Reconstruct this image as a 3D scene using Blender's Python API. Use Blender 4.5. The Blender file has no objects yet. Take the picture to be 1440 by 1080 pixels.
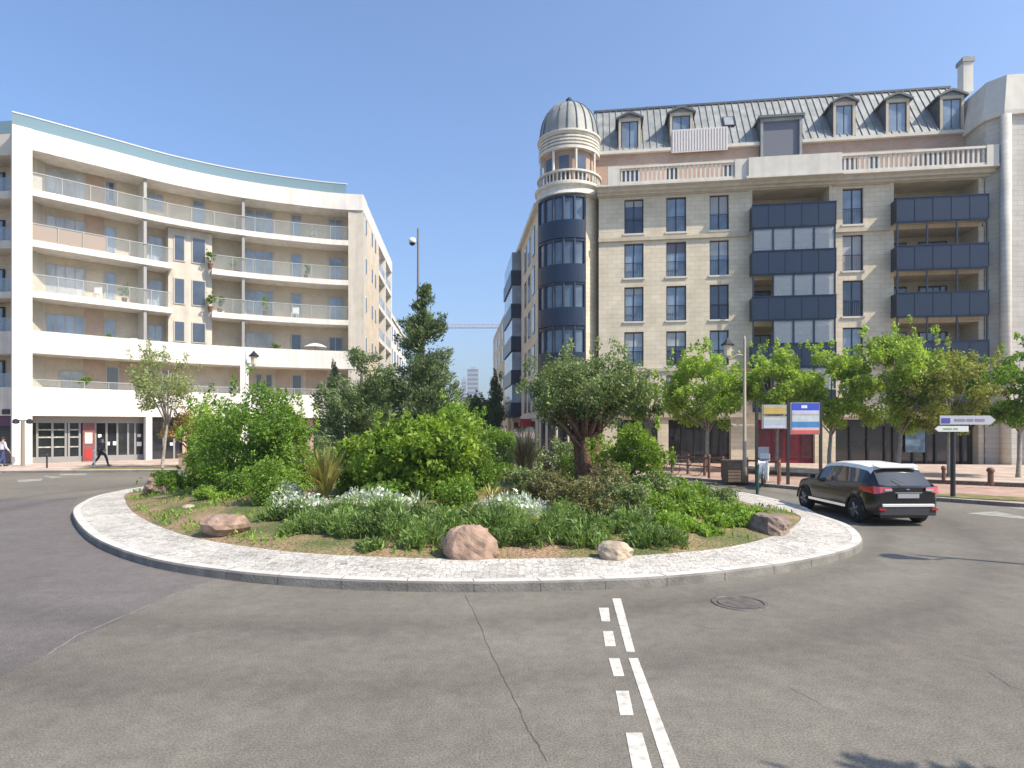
import bpy, math, random
import numpy as np
from mathutils import Vector, Matrix
R = math.radians
F = 860.0; CX = 720.0; HY = 600.0; CAMH = 2.5      # focal length in px, principal column, horizon row, eye height
sc = bpy.context.scene
COL = sc.collection

# ------------------------------------------------------------------ camera
cam_d = bpy.data.cameras.new('camera'); cam = bpy.data.objects.new('camera', cam_d); COL.objects.link(cam)
cam.location = (0, 0, CAMH); cam.rotation_euler = (R(90), 0, 0)
cam_d.sensor_width = 36; cam_d.lens = 36 * F / 1440; cam_d.shift_y = 60 / 1440
cam_d.clip_start = 0.1; cam_d.clip_end = 6000
sc.camera = cam
# ------------------------------------------------------------------ sky, sun, exposure
SUN_EL = 47.0
SD = Vector((0.875, -0.484, 0)).normalized()        # horizontal direction towards the sun
w = bpy.data.worlds.new('World'); sc.world = w; w.use_nodes = True
nt = w.node_tree; bg = nt.nodes['Background']
sky = nt.nodes.new('ShaderNodeTexSky'); sky.sky_type = 'NISHITA'; sky.sun_disc = False
sky.sun_elevation = R(SUN_EL); sky.sun_rotation = math.atan2(SD.x, SD.y)
sky.altitude = 50; sky.air_density = 1.2; sky.dust_density = 2.4; sky.ozone_density = 9.0
nt.links.new(sky.outputs[0], bg.inputs[0]); bg.inputs[1].default_value = 0.15
sun_d = bpy.data.lights.new('sun', 'SUN'); sun_d.energy = 4.7; sun_d.angle = R(0.53); sun_d.color = (1.0, 0.88, 0.72)
sun = bpy.data.objects.new('sun', sun_d); COL.objects.link(sun)
sdir = Vector((SD.x * math.cos(R(SUN_EL)), SD.y * math.cos(R(SUN_EL)), math.sin(R(SUN_EL))))
sun.rotation_euler = sdir.to_track_quat('Z', 'Y').to_euler(); sun.location = (30, -15, 40)
sc.view_settings.view_transform = 'Standard'; sc.view_settings.look = 'None'
sc.view_settings.exposure = 0.64; sc.view_settings.gamma = 1

# ------------------------------------------------------------------ helpers
def X(px, z): return (px - CX) / F * z
def H(py, z): return CAMH + (HY - py) / F * z
def G(px, py, h=0.0):
    z = F * (CAMH - h) / (py - HY); return (X(px, z), z, h)

_m = {}
def N(nt, t, **k):
    n = nt.nodes.new(t)
    for a, v in k.items(): setattr(n, a, v)
    return n
def mat(name, col, rough=0.8, metal=0.0, noise=0.0, nscale=3.0, bump=0.0, bscale=40.0, spec=0.5, stain=0.0, coat=0.0, emit=None):
    if name in _m: return _m[name]
    m = bpy.data.materials.new(name); m.use_nodes = True; nt = m.node_tree; b = nt.nodes['Principled BSDF']
    b.inputs['Roughness'].default_value = rough; b.inputs['Metallic'].default_value = metal
    b.inputs['Specular IOR Level'].default_value = spec; b.inputs['Coat Weight'].default_value = coat
    b.inputs['Base Color'].default_value = (*col, 1)
    if noise or stain:
        tc = N(nt, 'ShaderNodeTexCoord'); n1 = N(nt, 'ShaderNodeTexNoise'); n1.inputs['Scale'].default_value = nscale; n1.inputs['Detail'].default_value = 6
        nt.links.new(tc.outputs['Object'], n1.inputs['Vector'])
        mr = N(nt, 'ShaderNodeMapRange'); mr.inputs[1].default_value = 0.3; mr.inputs[2].default_value = 0.7
        mr.inputs[3].default_value = 1 - noise; mr.inputs[4].default_value = 1 + noise
        nt.links.new(n1.outputs[0], mr.inputs[0])
        mx = N(nt, 'ShaderNodeMix', data_type='RGBA', blend_type='MULTIPLY'); mx.inputs[0].default_value = 1
        mx.inputs[6].default_value = (*col, 1); nt.links.new(mr.outputs[0], mx.inputs[7]); out = mx.outputs[2]
        if stain:                                    # vertical rain streaks
            mp = N(nt, 'ShaderNodeMapping'); mp.inputs['Scale'].default_value = (2.2, 2.2, 0.12)
            nt.links.new(tc.outputs['Object'], mp.inputs[0]); n2 = N(nt, 'ShaderNodeTexNoise'); n2.inputs['Scale'].default_value = 1.0; n2.inputs['Detail'].default_value = 5
            nt.links.new(mp.outputs[0], n2.inputs['Vector'])
            m2 = N(nt, 'ShaderNodeMapRange'); m2.inputs[1].default_value = 0.45; m2.inputs[2].default_value = 0.75; m2.inputs[3].default_value = 1; m2.inputs[4].default_value = 1 - stain
            nt.links.new(n2.outputs[0], m2.inputs[0])
            m3 = N(nt, 'ShaderNodeMix', data_type='RGBA', blend_type='MULTIPLY'); m3.inputs[0].default_value = 1
            nt.links.new(out, m3.inputs[6]); nt.links.new(m2.outputs[0], m3.inputs[7]); out = m3.outputs[2]
        nt.links.new(out, b.inputs['Base Color'])
    if bump:
        n3 = N(nt, 'ShaderNodeTexNoise'); n3.inputs['Scale'].default_value = bscale; n3.inputs['Detail'].default_value = 4
        tc = N(nt, 'ShaderNodeTexCoord'); nt.links.new(tc.outputs['Object'], n3.inputs['Vector'])
        bp = N(nt, 'ShaderNodeBump'); bp.inputs['Strength'].default_value = bump; bp.inputs['Distance'].default_value = 0.03
        nt.links.new(n3.outputs[0], bp.inputs['Height']); nt.links.new(bp.outputs[0], b.inputs['Normal'])
    if emit: b.inputs['Emission Color'].default_value = (*emit, 1); b.inputs['Emission Strength'].default_value = 1
    _m[name] = m; return m

def brickmat(name, c1, c2, mortar, bw, bh, msize=0.02, rough=0.85, axis='wall', noise=0.12, off=0.5):
    if name in _m: return _m[name]
    m = bpy.data.materials.new(name); m.use_nodes = True; nt = m.node_tree; b = nt.nodes['Principled BSDF']
    b.inputs['Roughness'].default_value = rough; b.inputs['Specular IOR Level'].default_value = 0.3
    tc = N(nt, 'ShaderNodeTexCoord'); sp = N(nt, 'ShaderNodeSeparateXYZ'); nt.links.new(tc.outputs['Object'], sp.inputs[0])
    cb = N(nt, 'ShaderNodeCombineXYZ')
    if axis == 'wall':
        ad = N(nt, 'ShaderNodeMath', operation='ADD'); nt.links.new(sp.outputs[0], ad.inputs[0]); nt.links.new(sp.outputs[1], ad.inputs[1])
        nt.links.new(ad.outputs[0], cb.inputs[0]); nt.links.new(sp.outputs[2], cb.inputs[1])
    else:
        nt.links.new(sp.outputs[0], cb.inputs[0]); nt.links.new(sp.outputs[1], cb.inputs[1])
    br = N(nt, 'ShaderNodeTexBrick'); br.offset = off; br.inputs['Scale'].default_value = 1
    br.inputs['Brick Width'].default_value = bw; br.inputs['Row Height'].default_value = bh
    br.inputs['Mortar Size'].default_value = msize; br.inputs['Mortar Smooth'].default_value = 0.3
    br.inputs['Color1'].default_value = (*c1, 1); br.inputs['Color2'].default_value = (*c2, 1); br.inputs['Mortar'].default_value = (*mortar, 1)
    nt.links.new(cb.outputs[0], br.inputs['Vector'])
    n1 = N(nt, 'ShaderNodeTexNoise'); n1.inputs['Scale'].default_value = 0.8; n1.inputs['Detail'].default_value = 8
    nt.links.new(tc.outputs['Object'], n1.inputs['Vector'])
    mr = N(nt, 'ShaderNodeMapRange'); mr.inputs[1].default_value = 0.3; mr.inputs[2].default_value = 0.7; mr.inputs[3].default_value = 1 - noise; mr.inputs[4].default_value = 1 + noise
    nt.links.new(n1.outputs[0], mr.inputs[0])
    mx = N(nt, 'ShaderNodeMix', data_type='RGBA', blend_type='MULTIPLY'); mx.inputs[0].default_value = 1
    nt.links.new(br.outputs[0], mx.inputs[6]); nt.links.new(mr.outputs[0], mx.inputs[7]); nt.links.new(mx.outputs[2], b.inputs['Base Color'])
    bp = N(nt, 'ShaderNodeBump'); bp.inputs['Strength'].default_value = 0.5; bp.inputs['Distance'].default_value = 0.01; bp.invert = True
    nt.links.new(br.outputs[1], bp.inputs['Height']); nt.links.new(bp.outputs[0], b.inputs['Normal'])
    _m[name] = m; return m

def leafmat(name, c1, c2, trans=0.35, rough=0.55):
    c1 = tuple(min(.8, v*.85) for v in c1); c2 = tuple(min(.85, v*f) for v, f in zip(c2, (1.32, 1.42, 1.35)))
    if name in _m: return _m[name]
    m = bpy.data.materials.new(name); m.use_nodes = True; nt = m.node_tree; b = nt.nodes['Principled BSDF']; out = nt.nodes['Material Output']
    g = N(nt, 'ShaderNodeNewGeometry'); tc = N(nt, 'ShaderNodeTexCoord'); n1 = N(nt, 'ShaderNodeTexNoise'); n1.inputs['Scale'].default_value = 1.3
    nt.links.new(tc.outputs['Object'], n1.inputs['Vector'])
    ad = N(nt, 'ShaderNodeMath', operation='MULTIPLY_ADD'); nt.links.new(g.outputs['Random Per Island'], ad.inputs[0]); ad.inputs[1].default_value = 0.5
    mr = N(nt, 'ShaderNodeMapRange'); mr.inputs[1].default_value = 0.35; mr.inputs[2].default_value = 0.65; mr.inputs[3].default_value = 0; mr.inputs[4].default_value = 0.5
    nt.links.new(n1.outputs[0], mr.inputs[0]); nt.links.new(mr.outputs[0], ad.inputs[2])
    mx = N(nt, 'ShaderNodeMix', data_type='RGBA'); mx.inputs[6].default_value = (*c1, 1); mx.inputs[7].default_value = (*c2, 1)
    nt.links.new(ad.outputs[0], mx.inputs[0]); nt.links.new(mx.outputs[2], b.inputs['Base Color'])
    b.inputs['Roughness'].default_value = rough; b.inputs['Specular IOR Level'].default_value = 0.35
    tr = N(nt, 'ShaderNodeBsdfTranslucent'); sh = N(nt, 'ShaderNodeMixShader'); sh.inputs[0].default_value = trans
    br = N(nt, 'ShaderNodeMix', data_type='RGBA', blend_type='MULTIPLY'); br.inputs[0].default_value = 1; br.inputs[7].default_value = (1.5, 1.5, 0.7, 1)
    nt.links.new(mx.outputs[2], br.inputs[6]); nt.links.new(br.outputs[2], tr.inputs[0])
    nt.links.new(b.outputs[0], sh.inputs[1]); nt.links.new(tr.outputs[0], sh.inputs[2]); nt.links.new(sh.outputs[0], out.inputs[0])
    _m[name] = m; return m

def empty(name, loc, label, cat, group=None, rz=0):
    o = bpy.data.objects.new(name, None); COL.objects.link(o); o.location = loc; o.rotation_euler = (0, 0, rz)
    o.empty_display_size = 0.3; return tag(o, label, cat, group)
def tag(o, label=None, cat=None, group=None, kind=None):
    if label: o['label'] = label
    if cat: o['category'] = cat
    if group: o['group'] = group
    if kind: o['kind'] = kind
    return o

class MB:
    def __init__(s): s.v = []; s.f = []; s.g = []
    def add(s, vs, fs):
        n = len(s.v); m = len(s.f); s.v += [tuple(p) for p in vs]; s.f += [tuple(i + n for i in f) for f in fs]; s.g.append((n, len(s.v), m, len(s.f))); return s
    def box(s, x0, x1, y0, y1, z0, z1, M=None):
        vs = [(x, y, z) for z in (z0, z1) for y in (y0, y1) for x in (x0, x1)]
        if M: vs = [M @ Vector(p) for p in vs]
        return s.add(vs, [(0, 2, 3, 1), (4, 5, 7, 6), (0, 1, 5, 4), (2, 6, 7, 3), (0, 4, 6, 2), (1, 3, 7, 5)])
    def cbox(s, c, d, M=None): return s.box(c[0]-d[0]/2, c[0]+d[0]/2, c[1]-d[1]/2, c[1]+d[1]/2, c[2]-d[2]/2, c[2]+d[2]/2, M)
    def quad(s, a, b, c, d): return s.add([a, b, c, d], [(0, 1, 2, 3)])
    def tube(s, pts, rad, n=8, caps=True):
        pts = [Vector(p) for p in pts]; rad = rad if isinstance(rad, (list, tuple)) else [rad] * len(pts)
        vs = []; fs = []
        for i, p in enumerate(pts):
            d = (pts[min(i+1, len(pts)-1)] - pts[max(i-1, 0)]).normalized()
            a = Vector((0, 0, 1)) if abs(d.z) < 0.9 else Vector((1, 0, 0))
            u = d.cross(a).normalized(); v = d.cross(u)
            for k in range(n):
                t = 2 * math.pi * k / n; vs.append(p + (u * math.cos(t) + v * math.sin(t)) * rad[i])
        for i in range(len(pts)-1):
            for k in range(n): fs.append((i*n+k, i*n+(k+1) % n, (i+1)*n+(k+1) % n, (i+1)*n+k))
        if caps: fs += [tuple(range(n-1, -1, -1)), tuple(range((len(pts)-1)*n, len(pts)*n))]
        return s.add(vs, fs)
    def lathe(s, prof, c=(0, 0, 0), n=24, a0=0, a1=2*math.pi, caps=False):
        full = abs(a1 - a0 - 2*math.pi) < 1e-6; m = n if full else n + 1; vs = []; fs = []
        for r, z in prof:
            for k in range(m):
                t = a0 + (a1-a0) * k / n; vs.append((c[0]+r*math.cos(t), c[1]+r*math.sin(t), c[2]+z))
        for i in range(len(prof)-1):
            for k in range(n):
                k2 = (k+1) % m; fs.append((i*m+k, i*m+k2, (i+1)*m+k2, (i+1)*m+k))
        return s.add(vs, fs)
    def prism(s, poly, z0, z1, top=True, bottom=False):
        n = len(poly); vs = [(p[0], p[1], z0) for p in poly] + [(p[0], p[1], z1) for p in poly]
        fs = [(i, (i+1) % n, n+(i+1) % n, n+i) for i in range(n)]
        if top: fs.append(tuple(range(n, 2*n)))
        if bottom: fs.append(tuple(range(n-1, -1, -1)))
        return s.add(vs, fs)
    def build(s, name, m, parent=None, smooth=False, bevel=0.0):
        me = bpy.data.meshes.new(name); me.from_pydata(s.v, [], s.f); me.validate(); me.update()
        if m: me.materials.append(m)
        if smooth:
            for p in me.polygons: p.use_smooth = True
        o = bpy.data.objects.new(name, me); COL.objects.link(o)
        if parent: o.parent = parent
        if bevel:
            b = o.modifiers.new('bevel', 'BEVEL'); b.width = bevel; b.segments = 2; b.limit_method = 'ANGLE'
        return o

def build_each(mb, name, m, parent=None, smooth=False, shift=None):
    out = []
    for v0, v1, f0, f1 in mb.g:
        q = MB(); q.v = mb.v[v0:v1]; q.f = [tuple(i-v0 for i in f) for f in mb.f[f0:f1]]
        if shift: q.v = [(p[0]+shift[0], p[1]+shift[1], p[2]) for p in q.v]
        out.append(q.build(name, m, parent, smooth))
    return out
def copy_tree(o, parent=None):
    c = o.copy(); COL.objects.link(c)
    if parent: c.parent = parent
    for ch in list(o.children): copy_tree(ch, c)
    return c

# ------------------------------------------------------------------ materials
M_asph = None
def asphalt():
    m = bpy.data.materials.new('asphalt'); m.use_nodes = True; nt = m.node_tree; b = nt.nodes['Principled BSDF']; L = nt.links.new
    tc = N(nt, 'ShaderNodeTexCoord')
    def noise(s, d=4):
        n = N(nt, 'ShaderNodeTexNoise'); n.inputs['Scale'].default_value = s; n.inputs['Detail'].default_value = d; L(tc.outputs['Object'], n.inputs['Vector']); return n
    big = noise(0.22, 6); fine = noise(55, 3); mid = noise(2.2, 6)
    r1 = N(nt, 'ShaderNodeValToRGB'); r1.color_ramp.elements[0].position = 0.36; r1.color_ramp.elements[0].color = (0.136, 0.123, 0.103, 1)
    r1.color_ramp.elements[1].position = 0.64; r1.color_ramp.elements[1].color = (0.172, 0.161, 0.132, 1); L(big.outputs[0], r1.inputs[0])
    def mul(col, src, lo, hi, a=0.35, c=0.65):
        mr = N(nt, 'ShaderNodeMapRange'); mr.inputs[1].default_value = a; mr.inputs[2].default_value = c; mr.inputs[3].default_value = lo; mr.inputs[4].default_value = hi; L(src, mr.inputs[0])
        mx = N(nt, 'ShaderNodeMix', data_type='RGBA', blend_type='MULTIPLY'); mx.inputs[0].default_value = 1; L(col, mx.inputs[6]); L(mr.outputs[0], mx.inputs[7]); return mx.outputs[2]
    c = mul(r1.outputs[0], mid.outputs[0], 0.93, 1.07); c = mul(c, fine.outputs[0], 0.72, 1.28); c = mul(c, noise(7, 9).outputs[0], 0.92, 1.08)
    # darker worn tyre bands curving round the island
    sp = N(nt, 'ShaderNodeSeparateXYZ'); L(tc.outputs['Object'], sp.inputs[0])
    ax = N(nt, 'ShaderNodeMath', operation='ADD'); L(sp.outputs[0], ax.inputs[0]); ax.inputs[1].default_value = 2.6
    ay = N(nt, 'ShaderNodeMath', operation='ADD'); L(sp.outputs[1], ay.inputs[0]); ay.inputs[1].default_value = -20.5
    cb = N(nt, 'ShaderNodeCombineXYZ'); L(ax.outputs[0], cb.inputs[0]); L(ay.outputs[0], cb.inputs[1])
    ln = N(nt, 'ShaderNodeVectorMath', operation='LENGTH'); L(cb.outputs[0], ln.inputs[0])
    wv = N(nt, 'ShaderNodeMath', operation='MULTIPLY_ADD'); L(mid.outputs[0], wv.inputs[0]); wv.inputs[1].default_value = 0.5; L(ln.outputs['Value'], wv.inputs[2])
    for cen, wd in ((13.1, 0.55), (14.9, 0.6)):
        sb = N(nt, 'ShaderNodeMath', operation='SUBTRACT'); L(wv.outputs[0], sb.inputs[0]); sb.inputs[1].default_value = cen
        ab = N(nt, 'ShaderNodeMath', operation='ABSOLUTE'); L(sb.outputs[0], ab.inputs[0])
        c = mul(c, ab.outputs[0], 0.80, 1.0, 0.0, wd)
    L(c, b.inputs['Base Color']); b.inputs['Roughness'].default_value = 0.82; b.inputs['Specular IOR Level'].default_value = 0.35
    bp = N(nt, 'ShaderNodeBump'); bp.inputs['Strength'].default_value = 0.35; bp.inputs['Distance'].default_value = 0.01; L(fine.outputs[0], bp.inputs['Height']); L(bp.outputs[0], b.inputs['Normal'])
    return m
M_asph = asphalt()
def cobblemat():
    m = bpy.data.materials.new('pale_cobbles'); m.use_nodes = True; nt = m.node_tree; b = nt.nodes['Principled BSDF']; L = nt.links.new
    tc = N(nt, 'ShaderNodeTexCoord'); v = N(nt, 'ShaderNodeTexVoronoi'); v.inputs['Scale'].default_value = 9; v.inputs['Randomness'].default_value = 0.7
    L(tc.outputs['Object'], v.inputs['Vector']); v2 = N(nt, 'ShaderNodeTexVoronoi', feature='DISTANCE_TO_EDGE'); v2.inputs['Scale'].default_value = 9; v2.inputs['Randomness'].default_value = 0.7
    L(tc.outputs['Object'], v2.inputs['Vector'])
    sp = N(nt, 'ShaderNodeSeparateColor'); L(v.outputs['Color'], sp.inputs[0])
    r = N(nt, 'ShaderNodeValToRGB'); e = r.color_ramp; e.elements[0].position = 0; e.elements[0].color = (0.34, 0.31, 0.27, 1); e.elements[1].position = 1; e.elements[1].color = (0.53, 0.515, 0.46, 1)
    x = e.elements.new(0.25); x.color = (0.46, 0.435, 0.385, 1); L(sp.outputs[0], r.inputs[0])
    mr = N(nt, 'ShaderNodeMapRange'); mr.inputs[1].default_value = 0.0; mr.inputs[2].default_value = 0.07; mr.inputs[3].default_value = 0.42; mr.inputs[4].default_value = 1.0; L(v2.outputs[0], mr.inputs[0])
    mx = N(nt, 'ShaderNodeMix', data_type='RGBA', blend_type='MULTIPLY'); mx.inputs[0].default_value = 1; L(r.outputs[0], mx.inputs[6]); L(mr.outputs[0], mx.inputs[7])
    n = N(nt, 'ShaderNodeTexNoise'); n.inputs['Scale'].default_value = 0.9; n.inputs['Detail'].default_value = 6; L(tc.outputs['Object'], n.inputs['Vector'])
    m4 = N(nt, 'ShaderNodeMapRange'); m4.inputs[1].default_value = 0.35; m4.inputs[2].default_value = 0.65; m4.inputs[3].default_value = 0.85; m4.inputs[4].default_value = 1.1; L(n.outputs[0], m4.inputs[0])
    m5 = N(nt, 'ShaderNodeMix', data_type='RGBA', blend_type='MULTIPLY'); m5.inputs[0].default_value = 1; L(mx.outputs[2], m5.inputs[6]); L(m4.outputs[0], m5.inputs[7])
    L(m5.outputs[2], b.inputs['Base Color']); b.inputs['Roughness'].default_value = 0.9
    bp = N(nt, 'ShaderNodeBump'); bp.inputs['Strength'].default_value = 0.6; bp.inputs['Distance'].default_value = 0.015; L(mr.outputs[0], bp.inputs['Height']); L(bp.outputs[0], b.inputs['Normal'])
    return m
M_cob = cobblemat()
M_kerb = brickmat('kerb_stone', (0.30, 0.29, 0.27), (0.38, 0.37, 0.35), (0.16, 0.15, 0.14), 1.0, 5.0, 0.008, axis='flat')
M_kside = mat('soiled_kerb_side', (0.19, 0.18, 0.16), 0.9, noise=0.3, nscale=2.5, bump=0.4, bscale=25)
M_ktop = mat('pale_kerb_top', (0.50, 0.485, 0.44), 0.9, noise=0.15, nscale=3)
M_soil = mat('soil', (0.17, 0.115, 0.07), 0.95, noise=0.45, nscale=5, bump=1.0, bscale=14)
M_grassy = mat('dry_grass', (0.17, 0.16, 0.055), 0.95, noise=0.4, nscale=4, bump=0.8, bscale=30)
M_paint = mat('road_paint', (0.50, 0.485, 0.43), 0.85, noise=0.3, nscale=11)
M_pave = brickmat('red_pavers', (0.36, 0.23, 0.175), (0.44, 0.31, 0.25), (0.2, 0.16, 0.13), 0.22, 0.11, 0.006, axis='flat', noise=0.2)
M_pavel = brickmat('pink_pavers', (0.42, 0.32, 0.26), (0.48, 0.40, 0.34), (0.25, 0.2, 0.17), 0.4, 0.4, 0.01, axis='flat', noise=0.2)
M_white = mat('white_render', (0.68, 0.655, 0.60), 0.85, noise=0.07, nscale=1.2, stain=0.22)
M_cream = mat('cream_render', (0.54, 0.50, 0.42), 0.85, noise=0.08, nscale=1.5, stain=0.2)
M_beige = brickmat('beige_facing_brick', (0.56, 0.47, 0.35), (0.63, 0.55, 0.43), (0.56, 0.50, 0.40), 0.24, 0.09, 0.012)
M_pink = brickmat('pink_facing_brick', (0.46, 0.32, 0.235), (0.52, 0.38, 0.29), (0.48, 0.40, 0.32), 0.24, 0.09, 0.012)
M_stone = brickmat('cream_stone_blocks', (0.60, 0.53, 0.395), (0.65, 0.58, 0.445), (0.49, 0.42, 0.31), 0.62, 0.30, 0.014)
M_stone2 = brickmat('pale_stone_blocks', (0.50, 0.485, 0.43), (0.55, 0.53, 0.475), (0.41, 0.38, 0.32), 0.62, 0.30, 0.014)
M_stonep = mat('plain_stone', (0.50, 0.44, 0.335), 0.85, noise=0.08, nscale=2, stain=0.15)
M_stonew = mat('white_stone', (0.62, 0.595, 0.52), 0.85, noise=0.06, nscale=2, stain=0.15)
M_brick = brickmat('red_brick', (0.42, 0.27, 0.20), (0.48, 0.33, 0.25), (0.46, 0.39, 0.32), 0.22, 0.075, 0.01)
M_zinc = mat('zinc', (0.27, 0.285, 0.27), 0.6, metal=0.1, noise=0.2, nscale=1.6, stain=0.25)
M_zincd = mat('zinc_dark', (0.09, 0.105, 0.115), 0.6, metal=0.1, noise=0.15, nscale=2)
M_navy = mat('navy_metal', (0.009, 0.022, 0.050), 0.35, noise=0.1)
M_dark = mat('dark_metal', (0.02, 0.021, 0.022), 0.45)
M_green = mat('dark_green_metal', (0.012, 0.06, 0.05), 0.4)
M_grey = mat('grey_metal', (0.30, 0.30, 0.29), 0.5, metal=0.3)
M_lgrey = mat('light_metal', (0.6, 0.6, 0.58), 0.45)
M_pole = mat('beige_painted_steel', (0.33, 0.28, 0.21), 0.45, noise=0.05)
M_rust = mat('brown_painted_steel', (0.13, 0.06, 0.035), 0.6, noise=0.15)
M_red = mat('red_paint', (0.42, 0.03, 0.03), 0.5)
M_maroon = mat('maroon_paint', (0.20, 0.012, 0.030), 0.4, noise=0.2)
M_whitep = mat('white_paint', (0.8, 0.8, 0.78), 0.4)
def glass(name, col, rough=0.06, spec=0.9):
    m = mat(name, col, rough, spec=spec, noise=0.35, nscale=0.9); return m
M_glass = glass('window_glass', (0.045, 0.06, 0.085)); M_glassb = glass('bluish_window_glass', (0.20, 0.26, 0.33))
M_curt = glass('curtained_glass', (0.36, 0.38, 0.39), 0.15, 0.6)
M_shopg = glass('shop_glass', (0.02, 0.024, 0.03)); M_shut = mat('roller_shutter', (0.13, 0.14, 0.17), 0.6)
M_blind = mat('grey_blind', (0.36, 0.37, 0.38), 0.7)
def clearglass(name, col, alpha):
    m = bpy.data.materials.new(name); m.use_nodes = True; nt = m.node_tree; b = nt.nodes['Principled BSDF']
    b.inputs['Base Color'].default_value = (*col, 1); b.inputs['Roughness'].default_value = 0.08; b.inputs['Alpha'].default_value = alpha; return m
M_rail = clearglass('railing_glass', (0.36, 0.40, 0.38), 0.16); M_roofg = clearglass('parapet_glass', (0.19, 0.29, 0.32), 0.8)
M_verg = clearglass('veranda_glass', (0.30, 0.36, 0.42), 0.45)
M_bark = mat('bark', (0.13, 0.10, 0.075), 0.9, noise=0.35, nscale=9, bump=0.8, bscale=18)
M_barkr = mat('reddish_bark', (0.17, 0.095, 0.065), 0.9, noise=0.4, nscale=9, bump=0.9, bscale=18)
M_barkp = mat('pale_bark', (0.30, 0.27, 0.22), 0.9, noise=0.3, nscale=9, bump=0.5, bscale=18)
L_olive = leafmat('olive_leaves', (0.055, 0.085, 0.028), (0.24, 0.285, 0.12), 0.25)
L_bright = leafmat('bright_leaves', (0.06, 0.13, 0.012), (0.25, 0.33, 0.050), 0.38)
L_street = leafmat('street_tree_leaves', (0.11, 0.19, 0.025), (0.33, 0.42, 0.085), 0.45)
L_street2 = leafmat('lime_tree_leaves', (0.12, 0.19, 0.025), (0.34, 0.43, 0.095), 0.42)
L_mid = leafmat('mid_green_leaves', (0.05, 0.11, 0.015), (0.19, 0.29, 0.05), 0.4)
L_con = leafmat('conifer_needles', (0.045, 0.07, 0.035), (0.18, 0.225, 0.12), 0.3)
L_con2 = leafmat('grey_conifer_needles', (0.05, 0.08, 0.035), (0.21, 0.26, 0.12), 0.2)
L_cyp = leafmat('cypress_needles', (0.012, 0.028, 0.012), (0.04, 0.07, 0.028), 0.1)
L_pale = leafmat('pale_green_leaves', (0.14, 0.17, 0.07), (0.34, 0.36, 0.18), 0.35)
L_lav = leafmat('lavender_leaves', (0.05, 0.095, 0.022), (0.20, 0.275, 0.085), 0.3)
L_low = leafmat('low_shrub_leaves', (0.09, 0.17, 0.02), (0.24, 0.34, 0.06), 0.35)
L_brown = leafmat('brownish_leaves', (0.07, 0.075, 0.03), (0.22, 0.20, 0.09), 0.25)
L_phor = leafmat('strap_leaves', (0.16, 0.16, 0.05), (0.42, 0.36, 0.13), 0.25)
L_phor2 = leafmat('bronze_strap_leaves', (0.14, 0.10, 0.06), (0.42, 0.33, 0.19), 0.25)
L_flow = leafmat('white_petals', (0.45, 0.47, 0.40), (0.80, 0.80, 0.74), 0.2)
L_silv = leafmat('silvery_leaves', (0.22, 0.27, 0.20), (0.50, 0.55, 0.45), 0.2)
L_far = leafmat('far_leaves', (0.03, 0.055, 0.022), (0.09, 0.13, 0.05), 0.2)
M_rock = mat('pink_rock', (0.27, 0.185, 0.135), 0.9, noise=0.38, nscale=5, bump=1.0, bscale=9)
M_rock2 = mat('tan_rock', (0.38, 0.31, 0.23), 0.9, noise=0.3, nscale=4, bump=1.0, bscale=9)

# ------------------------------------------------------------------ ground, roads, pavements
def struct(name, mb, m, smooth=False): return tag(mb.build(name, m, None, smooth), kind='structure')
struct('road', MB().add([(-700, -300, 0), (700, -300, 0), (700, 2600, 0), (-700, 2600, 0)], [(0, 1, 2, 3)]), M_asph)
def kerbed(name, poly, h, m, kn='kerb', kw=0.28):
    """pavement polygon (counter-clockwise) with a kerb stone border 4 mm proud"""
    struct(name, MB().prism(poly, -0.05, h), m)
def kerbline(name, pts, h, side, m=M_kerb, wd=0.22):
    mb = MB(); P = [Vector((p[0], p[1])) for p in pts]; inn = []
    for i, p in enumerate(P):
        d = (P[min(i+1, len(P)-1)] - P[max(i-1, 0)]).normalized(); inn.append(p + Vector((-d.y, d.x)) * side * wd)
    for i in range(len(P)-1):
        a, b, c, d = P[i], P[i+1], inn[i+1], inn[i]
        mb.add([(a.x, a.y, -.03), (b.x, b.y, -.03), (c.x, c.y, -.03), (d.x, d.y, -.03), (a.x, a.y, h), (b.x, b.y, h), (c.x, c.y, h), (d.x, d.y, h)],
               [(0, 1, 5, 4), (4, 5, 6, 7), (2, 3, 7, 6), (0, 4, 7, 3), (1, 2, 6, 5)])
    return struct(name, mb, m)
kr = [(32, 9), (24, 14.2), (20, 16.2), (15.7, 18.9), (14.3, 20.4), (11.6, 23.6), (9.8, 26.6), (7.6, 29.2), (4.8, 31.2), (2.6, 33.0), (1.2, 36), (-0.2, 44), (-1.6, 58), (-3.6, 78), (-9.6, 140), (-20, 260)]
kerbed('pavement_right', kr + [(60, 260), (60, 9)], 0.12, M_pave)
kerbline('kerb_right', kr, 0.13, -1)
kl = [(-60, 22), (-44, 28), (-36, 31), (-29, 32.6), (-22, 33.4), (-15, 34.4), (-11.6, 36.5), (-9.8, 40), (-9.4, 46), (-10.2, 56), (-12, 78), (-18.5, 140), (-30, 260)]
kerbed('pavement_left', (kl + [(-90, 260), (-90, 22)])[::-1], 0.12, M_pavel)
kerbline('kerb_left', kl, 0.13, 1)
up = [(34, 19.5), (26, 21.6), (20.5, 23.6), (16.6, 26.2), (14, 29.0), (11.8, 31.2)]
struct('upper_pavement', MB().prism(up + [(14, 38), (36, 35)], 0.0, 0.26), M_pavel)
kerbline('upper_kerb', up, 0.275, -1, mat('dark_kerb', (0.10, 0.085, 0.07), 0.9, noise=0.3), 0.35)
struct('grass_strip', MB().prism([(14.0, 21.2), (14.9, 20.25), (17.1, 18.85), (18.0, 19.6), (15.6, 21.6)], 0.05, 0.15), M_grassy)
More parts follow.
